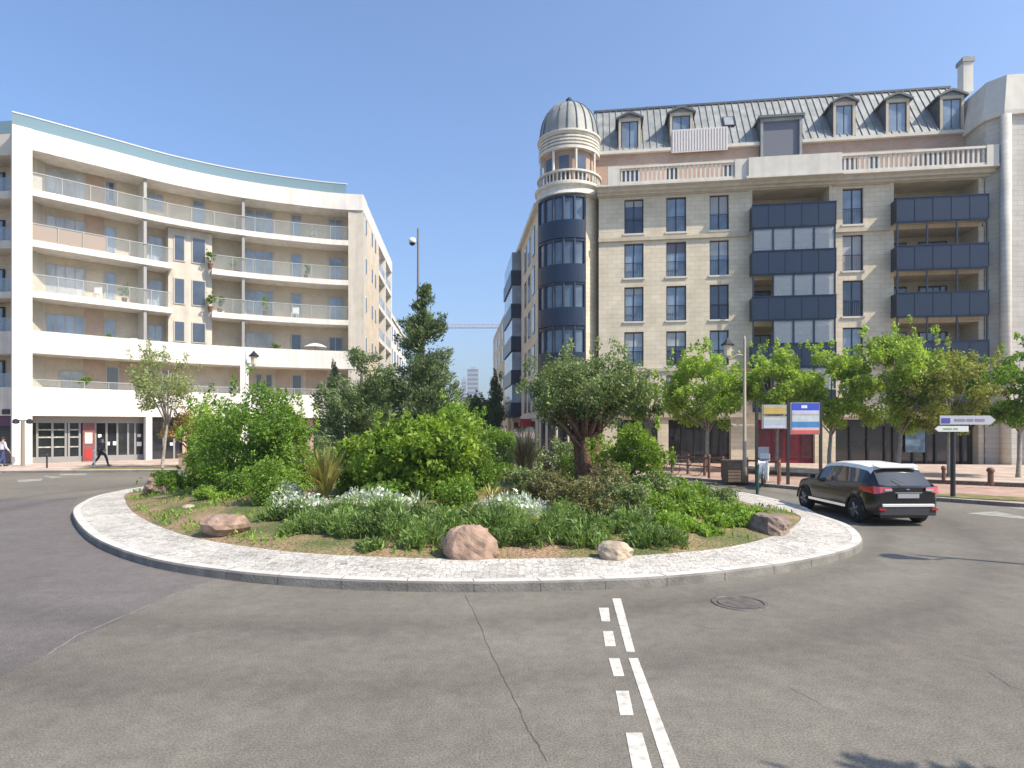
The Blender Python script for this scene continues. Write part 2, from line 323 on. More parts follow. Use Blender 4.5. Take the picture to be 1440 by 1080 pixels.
struct('grass_verge', MB().prism([(-24.5, 34.0), (-17, 34.8), (-16.5, 36.6), (-24.5, 36.0)], 0.05, 0.145), M_grassy)

def gpoly(pts, h): return [G(a, b, 0)[:2] for a, b in pts]
FADE = []
mk = MB()
def mark(pts): mk.prism([G(a, b)[:2] for a, b in pts][::-1], 0.001, 0.005)
mark([(861, 842), (873, 842), (893, 917), (881, 917)]); mark([(884, 926), (897, 926), (923, 995), (958, 1085), (935, 1085), (905, 990)])
for q in ([(842, 855), (856, 855), (858, 874), (846, 874)], [(848, 888), (862, 888), (866, 909), (851, 909)], [(856, 926), (871, 926), (878, 951), (863, 951)],
          [(866, 972), (884, 972), (891, 1006), (872, 1006)], [(880, 1031), (903, 1031), (918, 1085), (890, 1085)]): mark(q)
for q in ([(1358, 722), (1400, 719), (1440, 727), (1440, 730)], [(1404, 711), (1446, 712), (1470, 716), (1440, 717)]): FADE.append(q)
struct('road_markings', mk, M_paint)
mk = MB()
for q in ([(24, 675), (60, 673), (58, 676), (26, 678)], [(60, 669), (88, 671), (72, 672.5)], [(84, 666.5), (122, 666), (122, 668), (84, 668.5)], *FADE): mark(q)
struct('faded_road_markings', mk, mat('faded_paint', (0.27, 0.265, 0.235), 0.85, noise=0.3, nscale=3))
def crack(name, pts, wd, m):
    mb = MB(); P = [Vector(G(*p)[:2]) for p in pts]; rnd = random.Random(5); Q = []
    for a, b in zip(P, P[1:]):
        for k in range(8):
            p = a.lerp(b, k/8); Q.append(p + Vector((rnd.uniform(-1, 1), rnd.uniform(-1, 1))) * 0.009)
    for a, b in zip(Q, Q[1:]):
        d = (b-a).normalized(); n = Vector((-d.y, d.x)) * wd * rnd.uniform(.4, 1)
        mb.quad((*(a-n), .003), (*(b-n), .003), (*(b+n), .003), (*(a+n), .003))
    struct(name, mb, m)
M_seam = mat('tar_seam', (0.085, 0.078, 0.07), 0.7, noise=0.3, nscale=6)
crack('road_crack', [(654, 838), (672, 872), (690, 918), (712, 960), (740, 1020), (775, 1080)], 0.006, M_seam)
crack('road_crack', [(970, 878), (1000, 884), (1060, 888)], 0.003, M_seam)
crack('road_joint', [(60, 925), (110, 893), (190, 860), (262, 828)], 0.012, mat('pale_seam', (0.23, 0.22, 0.195), 0.9))
crack('road_crack', [(1110, 968), (1140, 982), (1165, 998)], 0.003, M_seam)
crack('road_crack', [(1390, 945), (1420, 965), (1445, 972)], 0.004, M_seam)
mb = MB(); mb.prism([G(a, b)[:2] for a, b in [(-80, 985), (60, 925), (190, 861), (262, 829), (318, 808), (230, 791), (150, 768), (108, 744), (96, 722), (110, 700), (-160, 705), (-300, 850)]], 0.0, 0.0022)
pm_ = M_asph.copy(); pm_.name = 'asphalt_patch'; struct('road_patch', mb, pm_)
for n_ in pm_.node_tree.nodes:
    if n_.type == 'VALTORGB': n_.color_ramp.elements[0].color = (0.120, 0.108, 0.102, 1); n_.color_ramp.elements[1].color = (0.148, 0.136, 0.126, 1)
mh = MB(); c = G(1040, 848)
mh.lathe([(0.0, .012), (.30, .012), (.30, .004)], (c[0], c[1], 0), 32)
for k in range(-3, 4): mh.box(c[0]-.2, c[0]+.2, c[1]+k*.075-.012, c[1]+k*.075+.012, .012, .016)
mh.lathe([(.32, .004), (.33, .014), (.38, .014), (.39, .002)], (c[0], c[1], 0), 32)
tag(mh.build('manhole_cover', mat('cast_iron_worn', (0.11, 0.097, 0.088), 0.75, noise=0.3, nscale=9)), 'round rusty manhole cover set in the asphalt in front of the island', 'manhole cover')

# ------------------------------------------------------------------ roundabout island
KH = 0.16
def closed_spline(P, n=12):
    out = []; m = len(P)
    for i in range(m):
        p0, p1, p2, p3 = [Vector(P[(i+k-1) % m]) for k in range(4)]
        for k in range(n):
            t = k/n; out.append(0.5*((2*p1)+(p2-p0)*t+(2*p0-5*p1+4*p2-p3)*t*t+(3*p1-p0-3*p2+p3)*t*t*t))
    return out
def Gp(px, py): return Vector(G(px, py, KH)[:2])
outer = [Gp(102, 721), Gp(128, 753), Gp(205, 783), Gp(330, 803), Gp(480, 814), Gp(640, 818), Gp(800, 816), Gp(950, 809), Gp(1080, 795), Gp(1165, 780), Gp(1212, 762),
         Gp(1196, 739), Gp(1150, 722), Vector((8.6, 18.6)), Vector((8.0, 22.5)), Vector((5.2, 26.8)), Vector((0.4, 29.6)), Vector((-5.0, 30.2)), Vector((-10.5, 28.3)), Vector((-14.0, 25.0)), Gp(152, 693), Gp(115, 706)]
inner = [Gp(177, 706), Gp(196, 728), Gp(262, 755), Gp(380, 775), Gp(500, 784), Gp(640, 788), Gp(790, 787), Gp(920, 782), Gp(1020, 772), Gp(1083, 757), Gp(1116, 742), Gp(1122, 725),
         Vector((7.2, 18.0)), Vector((6.6, 21.8)), Vector((4.4, 25.2)), Vector((0.2, 27.6)), Vector((-4.8, 28.2)), Vector((-9.4, 26.6)), Vector((-12.4, 23.6)), Gp(186, 693)]
OS = closed_spline(outer); IS = closed_spline(inner)
cen = Vector((-2.6, 20.0))
kb = MB(); n = len(OS)
def inset(P, d): return [p + (cen - p).normalized()*d for p in P]
O1 = inset(OS, 0.02); O2 = inset(OS, 0.20)
vs = [(p.x, p.y, -.02) for p in OS] + [(p.x, p.y, KH-.03) for p in OS] + [(p.x, p.y, KH) for p in O1] + [(p.x, p.y, KH) for p in O2] + [(p.x, p.y, 0.0) for p in O2]
fs = []
for r in range(4):
    for i in range(n): fs.append((r*n+i, r*n+(i+1) % n, (r+1)*n+(i+1) % n, (r+1)*n+i))
kb.add(vs, fs)
jb = MB(); acc = 0
for i_ in range(len(OS)):
    a_, b_ = OS[i_], OS[(i_+1) % len(OS)]; acc += (b_-a_).length
    if acc > .98:
        acc = 0; d_ = (b_-a_).normalized(); n_ = (cen-a_).normalized(); q_ = [a_-n_*.003, a_+n_*.205]; w_ = d_*.006
        jb.add([(*(q_[0]-w_), 0), (*(q_[0]+w_), 0), (*(q_[0]+w_), KH-.028), (*(q_[0]-w_), KH-.028)], [(0, 1, 2, 3), (3, 2, 1, 0)])
        jb.add([(*(a_+n_*.02-w_), KH+.003), (*(a_+n_*.02+w_), KH+.003), (*(q_[1]+w_), KH+.003), (*(q_[1]-w_), KH+.003)], [(0, 1, 2, 3)])
struct('kerb_joints', jb, mat('kerb_joint_dirt', (.10, .095, .085), .95))
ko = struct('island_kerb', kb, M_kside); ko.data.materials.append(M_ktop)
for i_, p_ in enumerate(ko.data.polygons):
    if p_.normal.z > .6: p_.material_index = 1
ap = MB(); O3 = inset(OS, 0.203)
def nearest_ang(P):
    return sorted(P, key=lambda p: math.atan2(p.y-cen.y, p.x-cen.x))
def resample(P, m=240):
    A = sorted([(math.atan2(p.y-cen.y, p.x-cen.x), (p-cen).length) for p in P]); an = np.array([a for a, _ in A]); rr = np.array([r for _, r in A])
    t = np.linspace(-math.pi, math.pi, m, endpoint=False); rad = np.interp(t, an, rr, period=2*math.pi)
    return [cen + Vector((math.cos(a), math.sin(a)))*r for a, r in zip(t, rad)]
RO = resample(O3); RI = resample(IS); n = len(RO)
ap.add([(p.x, p.y, KH-.004) for p in RO] + [(p.x, p.y, KH+.03) for p in RI] + [(p.x, p.y, KH-.1) for p in RI], [(i, (i+1) % n, n+(i+1) % n, n+i) for i in range(n)] + [(n+i, n+(i+1) % n, 2*n+(i+1) % n, 2*n+i) for i in range(n)])
struct('cobbled_apron', ap, M_cob)
def bedz(x, y):
    """height of the planted mound"""
    a = math.atan2(y-cen.y, x-cen.x); k = int((a+math.pi)/(2*math.pi)*n) % n; rr = (RI[k]-cen).length; t = min(1, (Vector((x, y))-cen).length/rr)
    return KH + 0.02 + 0.55*(1-t**2.5) + 0.03*math.sin(x*3.1)*math.cos(y*2.7)*(1-t)
bd = MB(); rings = 14; vs = []
for j in range(rings+1):
    t = j/rings
    for p in RI:
        q = cen + (p-cen)*t*0.999; vs.append((q.x, q.y, bedz(q.x, q.y)))
bd.add(vs, [(j*n+i, j*n+(i+1) % n, (j+1)*n+(i+1) % n, (j+1)*n+i) for j in range(rings) for i in range(n)])
def soilmat():
    m = bpy.data.materials.new('planting_soil'); m.use_nodes = True; nt = m.node_tree; b = nt.nodes['Principled BSDF']; L = nt.links.new
    tc = N(nt, 'ShaderNodeTexCoord'); n1 = N(nt, 'ShaderNodeTexNoise'); n1.inputs['Scale'].default_value = 0.7; n1.inputs['Detail'].default_value = 9; L(tc.outputs['Object'], n1.inputs['Vector'])
    r = N(nt, 'ShaderNodeValToRGB'); e = r.color_ramp; e.elements[0].position = 0.38; e.elements[0].color = (0.10, 0.12, 0.035, 1); e.elements[1].position = 0.62; e.elements[1].color = (0.30, 0.20, 0.12, 1)
    x = e.elements.new(0.5); x.color = (0.22, 0.18, 0.08, 1); L(n1.outputs[0], r.inputs[0])
    n2 = N(nt, 'ShaderNodeTexNoise'); n2.inputs['Scale'].default_value = 18; n2.inputs['Detail'].default_value = 5; L(tc.outputs['Object'], n2.inputs['Vector'])
    mr = N(nt, 'ShaderNodeMapRange'); mr.inputs[1].default_value = .35; mr.inputs[2].default_value = .65; mr.inputs[3].default_value = .6; mr.inputs[4].default_value = 1.3; L(n2.outputs[0], mr.inputs[0])
    mx = N(nt, 'ShaderNodeMix', data_type='RGBA', blend_type='MULTIPLY'); mx.inputs[0].default_value = 1; L(r.outputs[0], mx.inputs[6]); L(mr.outputs[0], mx.inputs[7]); L(mx.outputs[2], b.inputs['Base Color'])
    b.inputs['Roughness'].default_value = 0.95; bp = N(nt, 'ShaderNodeBump'); bp.inputs['Distance'].default_value = 0.06; L(n2.outputs[0], bp.inputs['Height']); L(bp.outputs[0], b.inputs['Normal'])
    return m
struct('planting_bed', bd, soilmat(), True)

# ------------------------------------------------------------------ foliage
def leafmesh(name, P, D, size, aspect, m, parent, rng, droop=0.0):
    """P centres, D preferred long-axis directions (unit) -> rhombic leaves"""
    k = len(P); u = D / (np.linalg.norm(D, axis=1, keepdims=True) + 1e-9)
    r = rng.normal(size=(k, 3)); v = np.cross(u, r); v /= (np.linalg.norm(v, axis=1, keepdims=True) + 1e-9)
    s = size * rng.uniform(0.45, 1.5, size=(k, 1)); a = u*s*0.5; b = v*s*0.5*aspect
    V = np.empty((k, 4, 3)); V[:, 0] = P-a; V[:, 1] = P+b-a*0.1; V[:, 2] = P+a; V[:, 3] = P-b-a*0.1
    V = V.reshape(-1, 3)
    me = bpy.data.meshes.new(name); me.vertices.add(4*k); me.vertices.foreach_set('co', V.ravel())
    me.loops.add(4*k); me.loops.foreach_set('vertex_index', np.arange(4*k, dtype=np.int32))
    me.polygons.add(k); me.polygons.foreach_set('loop_start', np.arange(0, 4*k, 4, dtype=np.int32)); me.polygons.foreach_set('loop_total', np.full(k, 4, dtype=np.int32))
    me.update(); me.materials.append(m)
    o = bpy.data.objects.new(name, me); COL.objects.link(o)
    if parent: o.parent = parent
    return o
def clump_points(cl, n, rng, shell=0.5):
    cl = np.array(cl, float); wts = (cl[:, 3]*cl[:, 4]*cl[:, 5])**0.75; wts /= wts.sum(); idx = rng.choice(len(cl), n, p=wts)
    d = rng.normal(size=(n, 3)); d /= np.linalg.norm(d, axis=1, keepdims=True)
    rr = (shell + (1-shell)*rng.random((n, 1)))*(1 + 0.12*rng.normal(size=(n, 1)))
    return cl[idx, :3] + d*rr*cl[idx, 3:6], d
def crown_clumps(c, r, k, cs, rng, flat=1.0, low=-1.0):
    out = []
    while len(out) < k:
        d = rng.normal(size=3); d /= np.linalg.norm(d)
        if d[2] < low: continue
        t = rng.uniform(0.35, 1.0)**0.6; s = cs*rng.uniform(0.6, 1.3)
        out.append((c[0]+d[0]*t*(r[0]-s*.7), c[1]+d[1]*t*(r[1]-s*.7), c[2]+d[2]*t*(r[2]-s*.7), s, s, s*0.8*flat))
    for i in range(int(k*0.9)):
        d = rng.normal(size=3); d[2] = abs(d[2])*.9-.15; d /= np.linalg.norm(d); t = rng.uniform(.92, 1.16); s = cs*rng.uniform(.22, .42)
        out.append((c[0]+d[0]*t*r[0], c[1]+d[1]*t*r[1], c[2]+d[2]*t*r[2], s*.8, s*.8, s*1.5))
    return out
def tree(name, loc, h, cr, cz, ch, trunk_r, label, cat, lm, bm, nleaf=9000, lsize=0.16, k=34, cs=0.6, seed=1, group=None, lean=0.1, stems=1, aspect=0.5, cry=None):
    """h trunk height to the fork, cr crown radius, cz crown centre height, ch crown half height"""
    rng = np.random.default_rng(seed); o = empty(name, loc, label, cat, group)
    cl = crown_clumps((0, 0, cz), (cr, cry or cr, ch), k, cs, rng)
    P, d = clump_points(cl, nleaf, rng, 0.45)
    D = d*0.5 + rng.normal(size=d.shape)*0.6; D[:, 2] -= 0.15
    leafmesh('crown', P, D, lsize, aspect, lm, o, rng)
    mb = MB()
    for s in range(stems):
        a = 2*math.pi*s/max(stems, 1) + rng.uniform(0, 1); off = (0.22*trunk_r*4 if stems > 1 else 0)
        bx, by = math.cos(a)*off*.5, math.sin(a)*off*.5
        tx, ty = bx + math.cos(a)*lean*h + rng.normal()*0.05, by + math.sin(a)*lean*h
        pts = [(bx, by, -.1), (bx*1.0, by, .12), (bx+(tx-bx)*.35+rng.normal()*.03, by+(ty-by)*.3, h*.35), (bx+(tx-bx)*.7, by+(ty-by)*.75+rng.normal()*.03, h*.7), (tx, ty, h), (tx*1.1, ty*1.1, cz+ch*.3)]
        mb.tube(pts, [trunk_r*1.5, trunk_r*1.1, trunk_r*.95, trunk_r*.85, trunk_r*.7, trunk_r*.2], 9)
        for c in list(cl)[s::stems][:12]:
            st = Vector((tx, ty, h*rng.uniform(.8, 1.05))); e = Vector(c[:3]); mid = st.lerp(e, .5) + Vector((0, 0, .1))
            mb.tube([st, mid, e], [trunk_r*.42, trunk_r*.26, trunk_r*.08], 5)
    mb.build('trunk', bm, o, True)
    return o
def bush(name, px, z, w, h, label, cat, lm, nleaf=3000, lsize=0.08, k=16, cs=None, seed=1, group=None, wy=None, stem=True, aspect=0.5, up=0.0, loc=None, shell=0.5, base=0.15):
    rng = np.random.default_rng(seed); x = X(px, z) if loc is None else loc[0]; y = z if loc is None else loc[1]
    gz = bedz(x, y) if loc is None else loc[2]; o = empty(name, (x, y, gz), label, cat, group)
    wy = wy or w*0.85; cs = cs or min(w, h)*0.27
    cl = crown_clumps((0, 0, h*0.46), (w/2, wy/2, h*0.54), k, cs, rng)
    cl += [(math.cos(t_)*w*.30*rng.uniform(.5, 1), math.sin(t_)*wy*.30*rng.uniform(.5, 1), cs*.6, cs, cs, cs*.9) for t_ in np.linspace(0, 6.28, max(5, k//4), endpoint=False)]
    P, d = clump_points(cl, nleaf, rng, shell); P[:, 2] = np.abs(P[:, 2])
    D = d*0.5 + rng.normal(size=d.shape)*(0.6 if up == 0 else 0.3); D[:, 2] += up
    leafmesh('foliage', P, D, lsize, aspect, lm, o, rng)
    if stem:
        mb = MB()
        for i in range(min(7, k)):
            c = cl[i]; a = rng.uniform(0, 6.28); mb.tube([(math.cos(a)*.06, math.sin(a)*.06, -.1), (c[0]*.4, c[1]*.4, c[2]*.5), (c[0], c[1], c[2])], [.03, .022, .008], 5)
        mb.build('stems', M_bark, o)
    return o
def mound(name, px, z, w, h, label, cat, lm, nleaf=1500, lsize=0.16, seed=1, group=None, flowers=0, aspect=0.16, loc=None, fm=None):
    """low cushion of upright narrow leaves"""
    rng = np.random.default_rng(seed); x, y = (X(px, z), z) if loc is None else loc[:2]; o = empty(name, (x, y, bedz(x, y)-.02), label, cat, group)
    a = rng.uniform(0, 2*math.pi, nleaf); t = np.sqrt(rng.random(nleaf)); e = rng.uniform(0.25, 1.0, nleaf)
    lump = 1 + 0.18*np.sin(a*3+seed) + 0.12*np.sin(a*5+2*seed)
    P = np.stack([np.cos(a)*t*w/2*lump, np.sin(a)*t*w/2*.85*lump, h*e*np.sqrt(np.clip(1-t*t*.85, 0, 1))*(1+.2*np.sin(a*4+t*6+seed))], 1)
    D = np.stack([np.cos(a)*t*.8, np.sin(a)*t*.8, np.full(nleaf, 1.0)], 1) + rng.normal(size=(nleaf, 3))*.35
    leafmesh('foliage', P, D, lsize, aspect, lm, o, rng)
    if flowers:
        i = rng.choice(nleaf, flowers); Q = P[i]*1.02; Q[:, 2] = np.maximum(Q[:, 2], h*.55)+lsize*.35
        leafmesh('flowers', Q, rng.normal(size=(flowers, 3)), 0.07, 0.9, fm or L_flow, o, rng)
    return o
def straps(name, px, z, w, h, label, cat, lm, k=90, seed=1, wid=0.035, group=None):
    rng = random.Random(seed); x = X(px, z); o = empty(name, (x, z, bedz(x, z)), label, cat, group); mb = MB()
    for i in range(k):
        a = rng.uniform(0, 6.283); sp = rng.uniform(.15, 1)**.8; L = h*rng.uniform(.65, 1.1)*(1-.25*sp); r = w/2*sp*rng.uniform(.7, 1.1); b = 0.05*rng.random()
        n = 6; d = Vector((math.cos(a), math.sin(a), 0)); s = Vector((-d.y, d.x, 0)); pv = []
        bend = rng.uniform(.0, .35)*sp
        for j in range(n+1):
            t = j/n; p = d*(b + r*t**1.5) + Vector((0, 0, L*(t - bend*t**3))); q = wid*(1-t**3)*(.6+.8*min(t*3, 1)) * .6
            pv += [p - s*q, p + s*q]
        mb.add(pv, [(2*j, 2*j+1, 2*j+3, 2*j+2) for j in range(n)])
    mb.build('blades', lm, o); return o
def conifer(name, loc, h, r, label, lm, nleaf=20000, seed=1, lsize=0.13, power=0.8, group=None, droop=0.1, base=0.3, gaps=0.8):
    rng = np.random.default_rng(seed); o = empty(name, loc, label, 'conifer', group); P = []; D = []; mb = MB()
    mb.tube([(0, 0, -.1), (0, 0, h*.5), (0.03, 0, h*.98)], [r*.09+.03, r*.06+.02, .01], 7)
    nb = int(110*gaps)
    for i in range(nb):
        t = rng.random()**1.1*0.97; z0 = base + t*(h-base); a = rng.uniform(0, 6.283)
        L = r*((1-t)**power)*rng.uniform(.45, 1.2)+.12; rise = L*rng.uniform(.15, .75)
        m = max(8, int(nleaf/nb*(L/r+.12)*1.6)); q = rng.random(m)**.7
        th = (0.10 + .26*L*.6*np.sin(np.pi*np.clip(q, .05, 1)))[:, None]
        c = np.stack([np.cos(a)*L*q, np.sin(a)*L*q, z0 + rise*q**1.4 - droop*q], 1) + rng.normal(size=(m, 3))*th*.6
        d = np.array([math.cos(a), math.sin(a), .8]) + rng.normal(size=(m, 3))*.6
        P.append(c); D.append(d)
        mb.tube([(0, 0, z0), (math.cos(a)*L*.8, math.sin(a)*L*.8, z0+rise*.7)], [.02, .006], 4)
    leafmesh('crown', np.concatenate(P), np.concatenate(D), lsize, 0.35, lm, o, rng)
    mb.build('trunk', M_bark, o); return o
def rock(name, px, py, w, h, label, m, seed=1, d=None, flat=0.0, group=None):
    rng = random.Random(seed); p = G(px, py, KH+.03); d = d or w*.75
    o = None; mb = MB(); n = 20; rings = 12; vs = []
    rs = np.random.default_rng(seed); planes = []
    for i in range(16):
        v = rs.normal(size=3); v[2] *= .8; v /= np.linalg.norm(v); planes.append((v, rs.uniform(.66, .97)))
    for j in range(rings+1):
        ph = math.pi*j/rings
        for i in range(n):
            t = 2*math.pi*i/n; u = np.array([math.sin(ph)*math.cos(t), math.sin(ph)*math.sin(t), math.cos(ph)]); rr = 1.0
            for v, k in planes:
                dt = float(u@v)
                if dt > .05: rr = min(rr, k/dt)
            rr *= 1 + rs.normal()*.03; z = u[2]*rr
            if flat: z = min(z, 1-flat)
            vs.append((u[0]*rr*w/2*1.15, u[1]*rr*d/2*1.15, (z+.55)*h/1.45))
    mb.add(vs, [(j*n+i, (j+1)*n+i, (j+1)*n+(i+1) % n, j*n+(i+1) % n) for j in range(rings) for i in range(n)])
    o = mb.build(name, m); o.location = (p[0], p[1]+d*.4, bedz(p[0], p[1]+d*.4)-.06); return tag(o, label, 'rock', group)

rock('boulder', 661, 787, 0.90, 0.60, 'large rough pinkish boulder at the front edge of the planted island', M_rock, 3)
rock('boulder', 308, 757, .95, 0.50, 'flat-topped pink boulder on bare soil at the left of the island', M_rock, 8, flat=.3)
rock('boulder', 868, 787, 0.60, 0.38, 'small tan wedge-shaped rock beside the cobbles right of the large boulder', M_rock2, 12, flat=.2)
rock('boulder', 1095, 753, 0.80, 0.50, 'dark flat rock at the right end of the planted bed', mat('dark_rock', (.20, .15, .12), .9, noise=.35, nscale=4, bump=1, bscale=9), 15, flat=.3, d=1.1)
rock('boulder', 214, 700, 0.95, 0.55, 'pointed pinkish rocks at the far left end of the planted bed', M_rock, 21, d=.8)
rock('boulder', 262, 722, 0.36, 0.14, 'small flat grey stone lying on the soil left of the flat-topped boulder', M_rock2, 24)
rock('boulder', 1005, 745, 0.40, 0.12, 'flat pale stone among the low bright plants at the right', M_rock2, 26)
rock('boulder', 762, 688, 0.45, 0.4, 'white stone beside the bronze strap-leaved plant', mat('white_stone_rock', (0.6, 0.58, 0.52), 0.9, noise=0.1), 29)

bush('bush', 350, 19.0, 3.35, 3.45, 'tall mid-green rounded bush at the left of the island', 'bush', L_mid, 26000, .10, 34, .55, 2, wy=3.2)
bush('bush', 408, 21.5, 2.0, 3.4, 'bright green bush leaning out behind the tall mid-green bush', 'bush', L_bright, 9000, .10, 16, .45, 3)
bush('bush', 296, 20.5, 1.9, 3.0, 'light green bush at the left side of the tall mid-green bush', 'bush', L_street, 10000, .10, 18, .45, 4)
bush('bush', 380, 15.8, 1.15, 1.6, 'loose pale green shrub in front of the tall mid-green bush', 'shrub', L_low, 7000, .065, 18, .26, 5)
bush('bush', 592, 16.2, 3.7, 2.2, 'broad vivid green bush in the middle of the island', 'bush', L_bright, 24000, .135, 30, .47, 6, wy=2.6)
bush('bush', 508, 17.0, 1.5, 1.75, 'vivid green bush joined to the left of the broad vivid bush', 'bush', L_bright, 7500, .10, 14, .36, 7)
bush('bush', 630, 18.2, 2.4, 2.75, 'yellowish green bush rising behind the broad vivid bush', 'bush', L_low, 13000, .10, 20, .42, 8)
bush('bush', 890, 16.6, 2.3, 2.25, 'arching yellow-green bush right of the olive tree trunk', 'bush', L_bright, 14000, .09, 22, .36, 9)
bush('bush', 820, 13.9, 1.5, .95, 'brownish green shrub in front of the olive tree trunk', 'shrub', L_brown, 7000, .07, 16, .22, 10)
bush('bush', 770, 15.2, 1.3, .9, 'dark olive-coloured shrub to the left of the olive trunk', 'shrub', L_brown, 5500, .07, 14, .22, 11)
bush('bush', 885, 13.6, 1.4, .85, 'grey-green shrub below the arching yellow-green bush', 'shrub', L_olive, 6000, .06, 14, .2, 12)
bush('bush', 1010, 16.2, 1.3, .55, 'small grey-green shrub near the right end of the bed', 'shrub', L_olive, 3500, .06, 12, .16, 13)
bush('bush', 700, 23.0, 1.6, 2.0, 'dark green shrub between the vivid bush and the olive tree', 'shrub', L_mid, 6000, .10, 14, .36, 14)
bush('bush', 780, 22.5, 2.6, 1.6, 'mixed green shrub behind the olive trunk', 'shrub', L_olive, 7000, .09, 16, .36, 15)
bush('bush', 428, 18.6, .9, 1.3, 'small pale shrub left of the yellow strap-leaved plant', 'shrub', L_low, 3000, .07, 12, .22, 16)
bush('bush', 250, 22.0, 2.4, .5, 'low dark green cushion at the far left of the bed', 'shrub', L_mid, 5000, .08, 14, .2, 17)
bush('bush', 300, 17.6, 2.2, .35, 'low grassy cushion between the left rocks and the tall bush', 'shrub', L_low, 4500, .06, 14, .14, 18)
tree('olive_tree', (X(826, 18.0), 18.0, bedz(X(826, 18), 18)-.05), 1.45, 2.0, 2.9, 1.3, .20, 'gnarled olive tree with grey-green rounded crown on the island', 'olive tree', L_olive, M_barkr, 40000, .085, 52, .48, 31, lean=.16, stems=3, cry=1.7)
straps('strap_leaved_plant', 457, 15.9, 1.75, 1.6, 'yellow-green plant of upright strap leaves left of the vivid bush', 'plant', L_phor, 150, 3, .045)
straps('strap_leaved_plant', 738, 19.0, 1.7, 2.0, 'bronze plant of strap leaves left of the olive trunk', 'plant', L_phor2, 130, 4, .045)
straps('strap_leaved_plant', 692, 14.8, .9, .65, 'short cream-striped strap plant at the right foot of the vivid bush', 'plant', L_phor, 34, 5, .03)
straps('strap_leaved_plant', 588, 14.3, .8, .55, 'small cream-striped strap plant under the vivid bush', 'plant', L_silv, 30, 6, .03)
def mass(name, items, label, cat, lm, lsize, aspect, seed, dens=2100, up=1.0):
    """continuous planting with a lumpy top: uncountable, one object"""
    rng = np.random.default_rng(seed); PP = []; DD = []
    for px, z, w, h in items:
        k = int(dens*w*w); a = rng.uniform(0, 2*math.pi, k); t = np.sqrt(rng.random(k)); e = rng.uniform(0.15, 1.0, k)**.7; ph = rng.uniform(0, 6)
        lump = 1 + 0.22*np.sin(a*3+ph) + 0.15*np.sin(a*7+2*ph); hh = h*(1+.28*np.sin(a*5+t*5+ph)+.12*rng.normal(size=k))
        x0, y0 = X(px, z), z; xx = x0+np.cos(a)*t*w/2*lump; yy = y0+np.sin(a)*t*w*.42*lump
        zz = np.array([bedz(p, q) for p, q in zip(xx, yy)]) + hh*e*np.sqrt(np.clip(1-t*t*.8, 0, 1))
        PP.append(np.stack([xx, yy, zz], 1)); DD.append(np.stack([np.cos(a)*t*.9, np.sin(a)*t*.9, np.full(k, up)], 1) + rng.normal(size=(k, 3))*.55)
    P = np.concatenate(PP); D = np.concatenate(DD); return tag(leafmesh(name, P, D, lsize, aspect, lm, None, rng), label, cat, None, 'stuff')
rq = random.Random(8)
lav = [(px+rq.uniform(-8, 8), z+rq.uniform(-.25, .25), ww*1.1*rq.uniform(.8, 1.15), hh*rq.uniform(.75, 1.1)) for px, z, ww, hh in
    [(395, 13.6, .8, .30), (440, 12.9, .9, .36), (482, 12.4, .9, .42), (520, 12.0, .85, .42), (560, 12.1, .9, .45), (600, 11.7, .85, .42), (500, 13.2, .9, .45), (545, 13.0, .9, .5), (590, 12.9, .9, .45), (575, 11.3, .5, .3), (625, 12.3, .9, .45), (665, 12.4, .8, .45),
     (700, 12.0, .9, .48), (735, 11.6, .9, .42), (775, 11.7, .9, .46), (815, 11.5, .85, .42), (720, 12.7, .9, .5), (705, 11.3, .5, .32), (795, 12.5, .9, .48), (845, 12.2, .8, .42), (905, 11.7, .8, .40), (890, 12.6, .9, .45), (940, 11.9, .8, .36), (850, 11.4, .4, .25), (520, 11.2, .4, .25), (425, 13.8, .7, .4), (460, 13.6, .8, .4)]]
mass('lavender_border', lav, 'band of upright blue-green lavender along the front of the planted bed', 'lavender', L_lav, .12, .22, 5)
low = [(px+rq.uniform(-6, 6), z+rq.uniform(-.2, .2), ww*rq.uniform(.7, 1.05), hh*rq.uniform(.55, .9)) for px, z, ww, hh in
    [(945, 13.2, 1.1, .45), (985, 14.4, 1.1, .5), (1020, 13.4, .8, .34), (1055, 13.8, 1.0, .45), (1000, 12.6, .6, .28), (960, 15.6, 1.3, .55), (1035, 15.2, .9, .4), (1085, 13.6, .6, .25), (925, 14.6, 1.1, .55), (975, 12.6, .5, .25), (1060, 14.9, .7, .35), (905, 15.4, 1.1, .6), (940, 16.8, 1.2, .6), (985, 17.2, 1.1, .5), (1075, 14.4, .6, .3)]]
mass('low_green_planting', low, 'low bright yellow-green cushions spreading over the right side of the bed', 'ground plants', L_low, .085, .5, 6, 2000, .6)
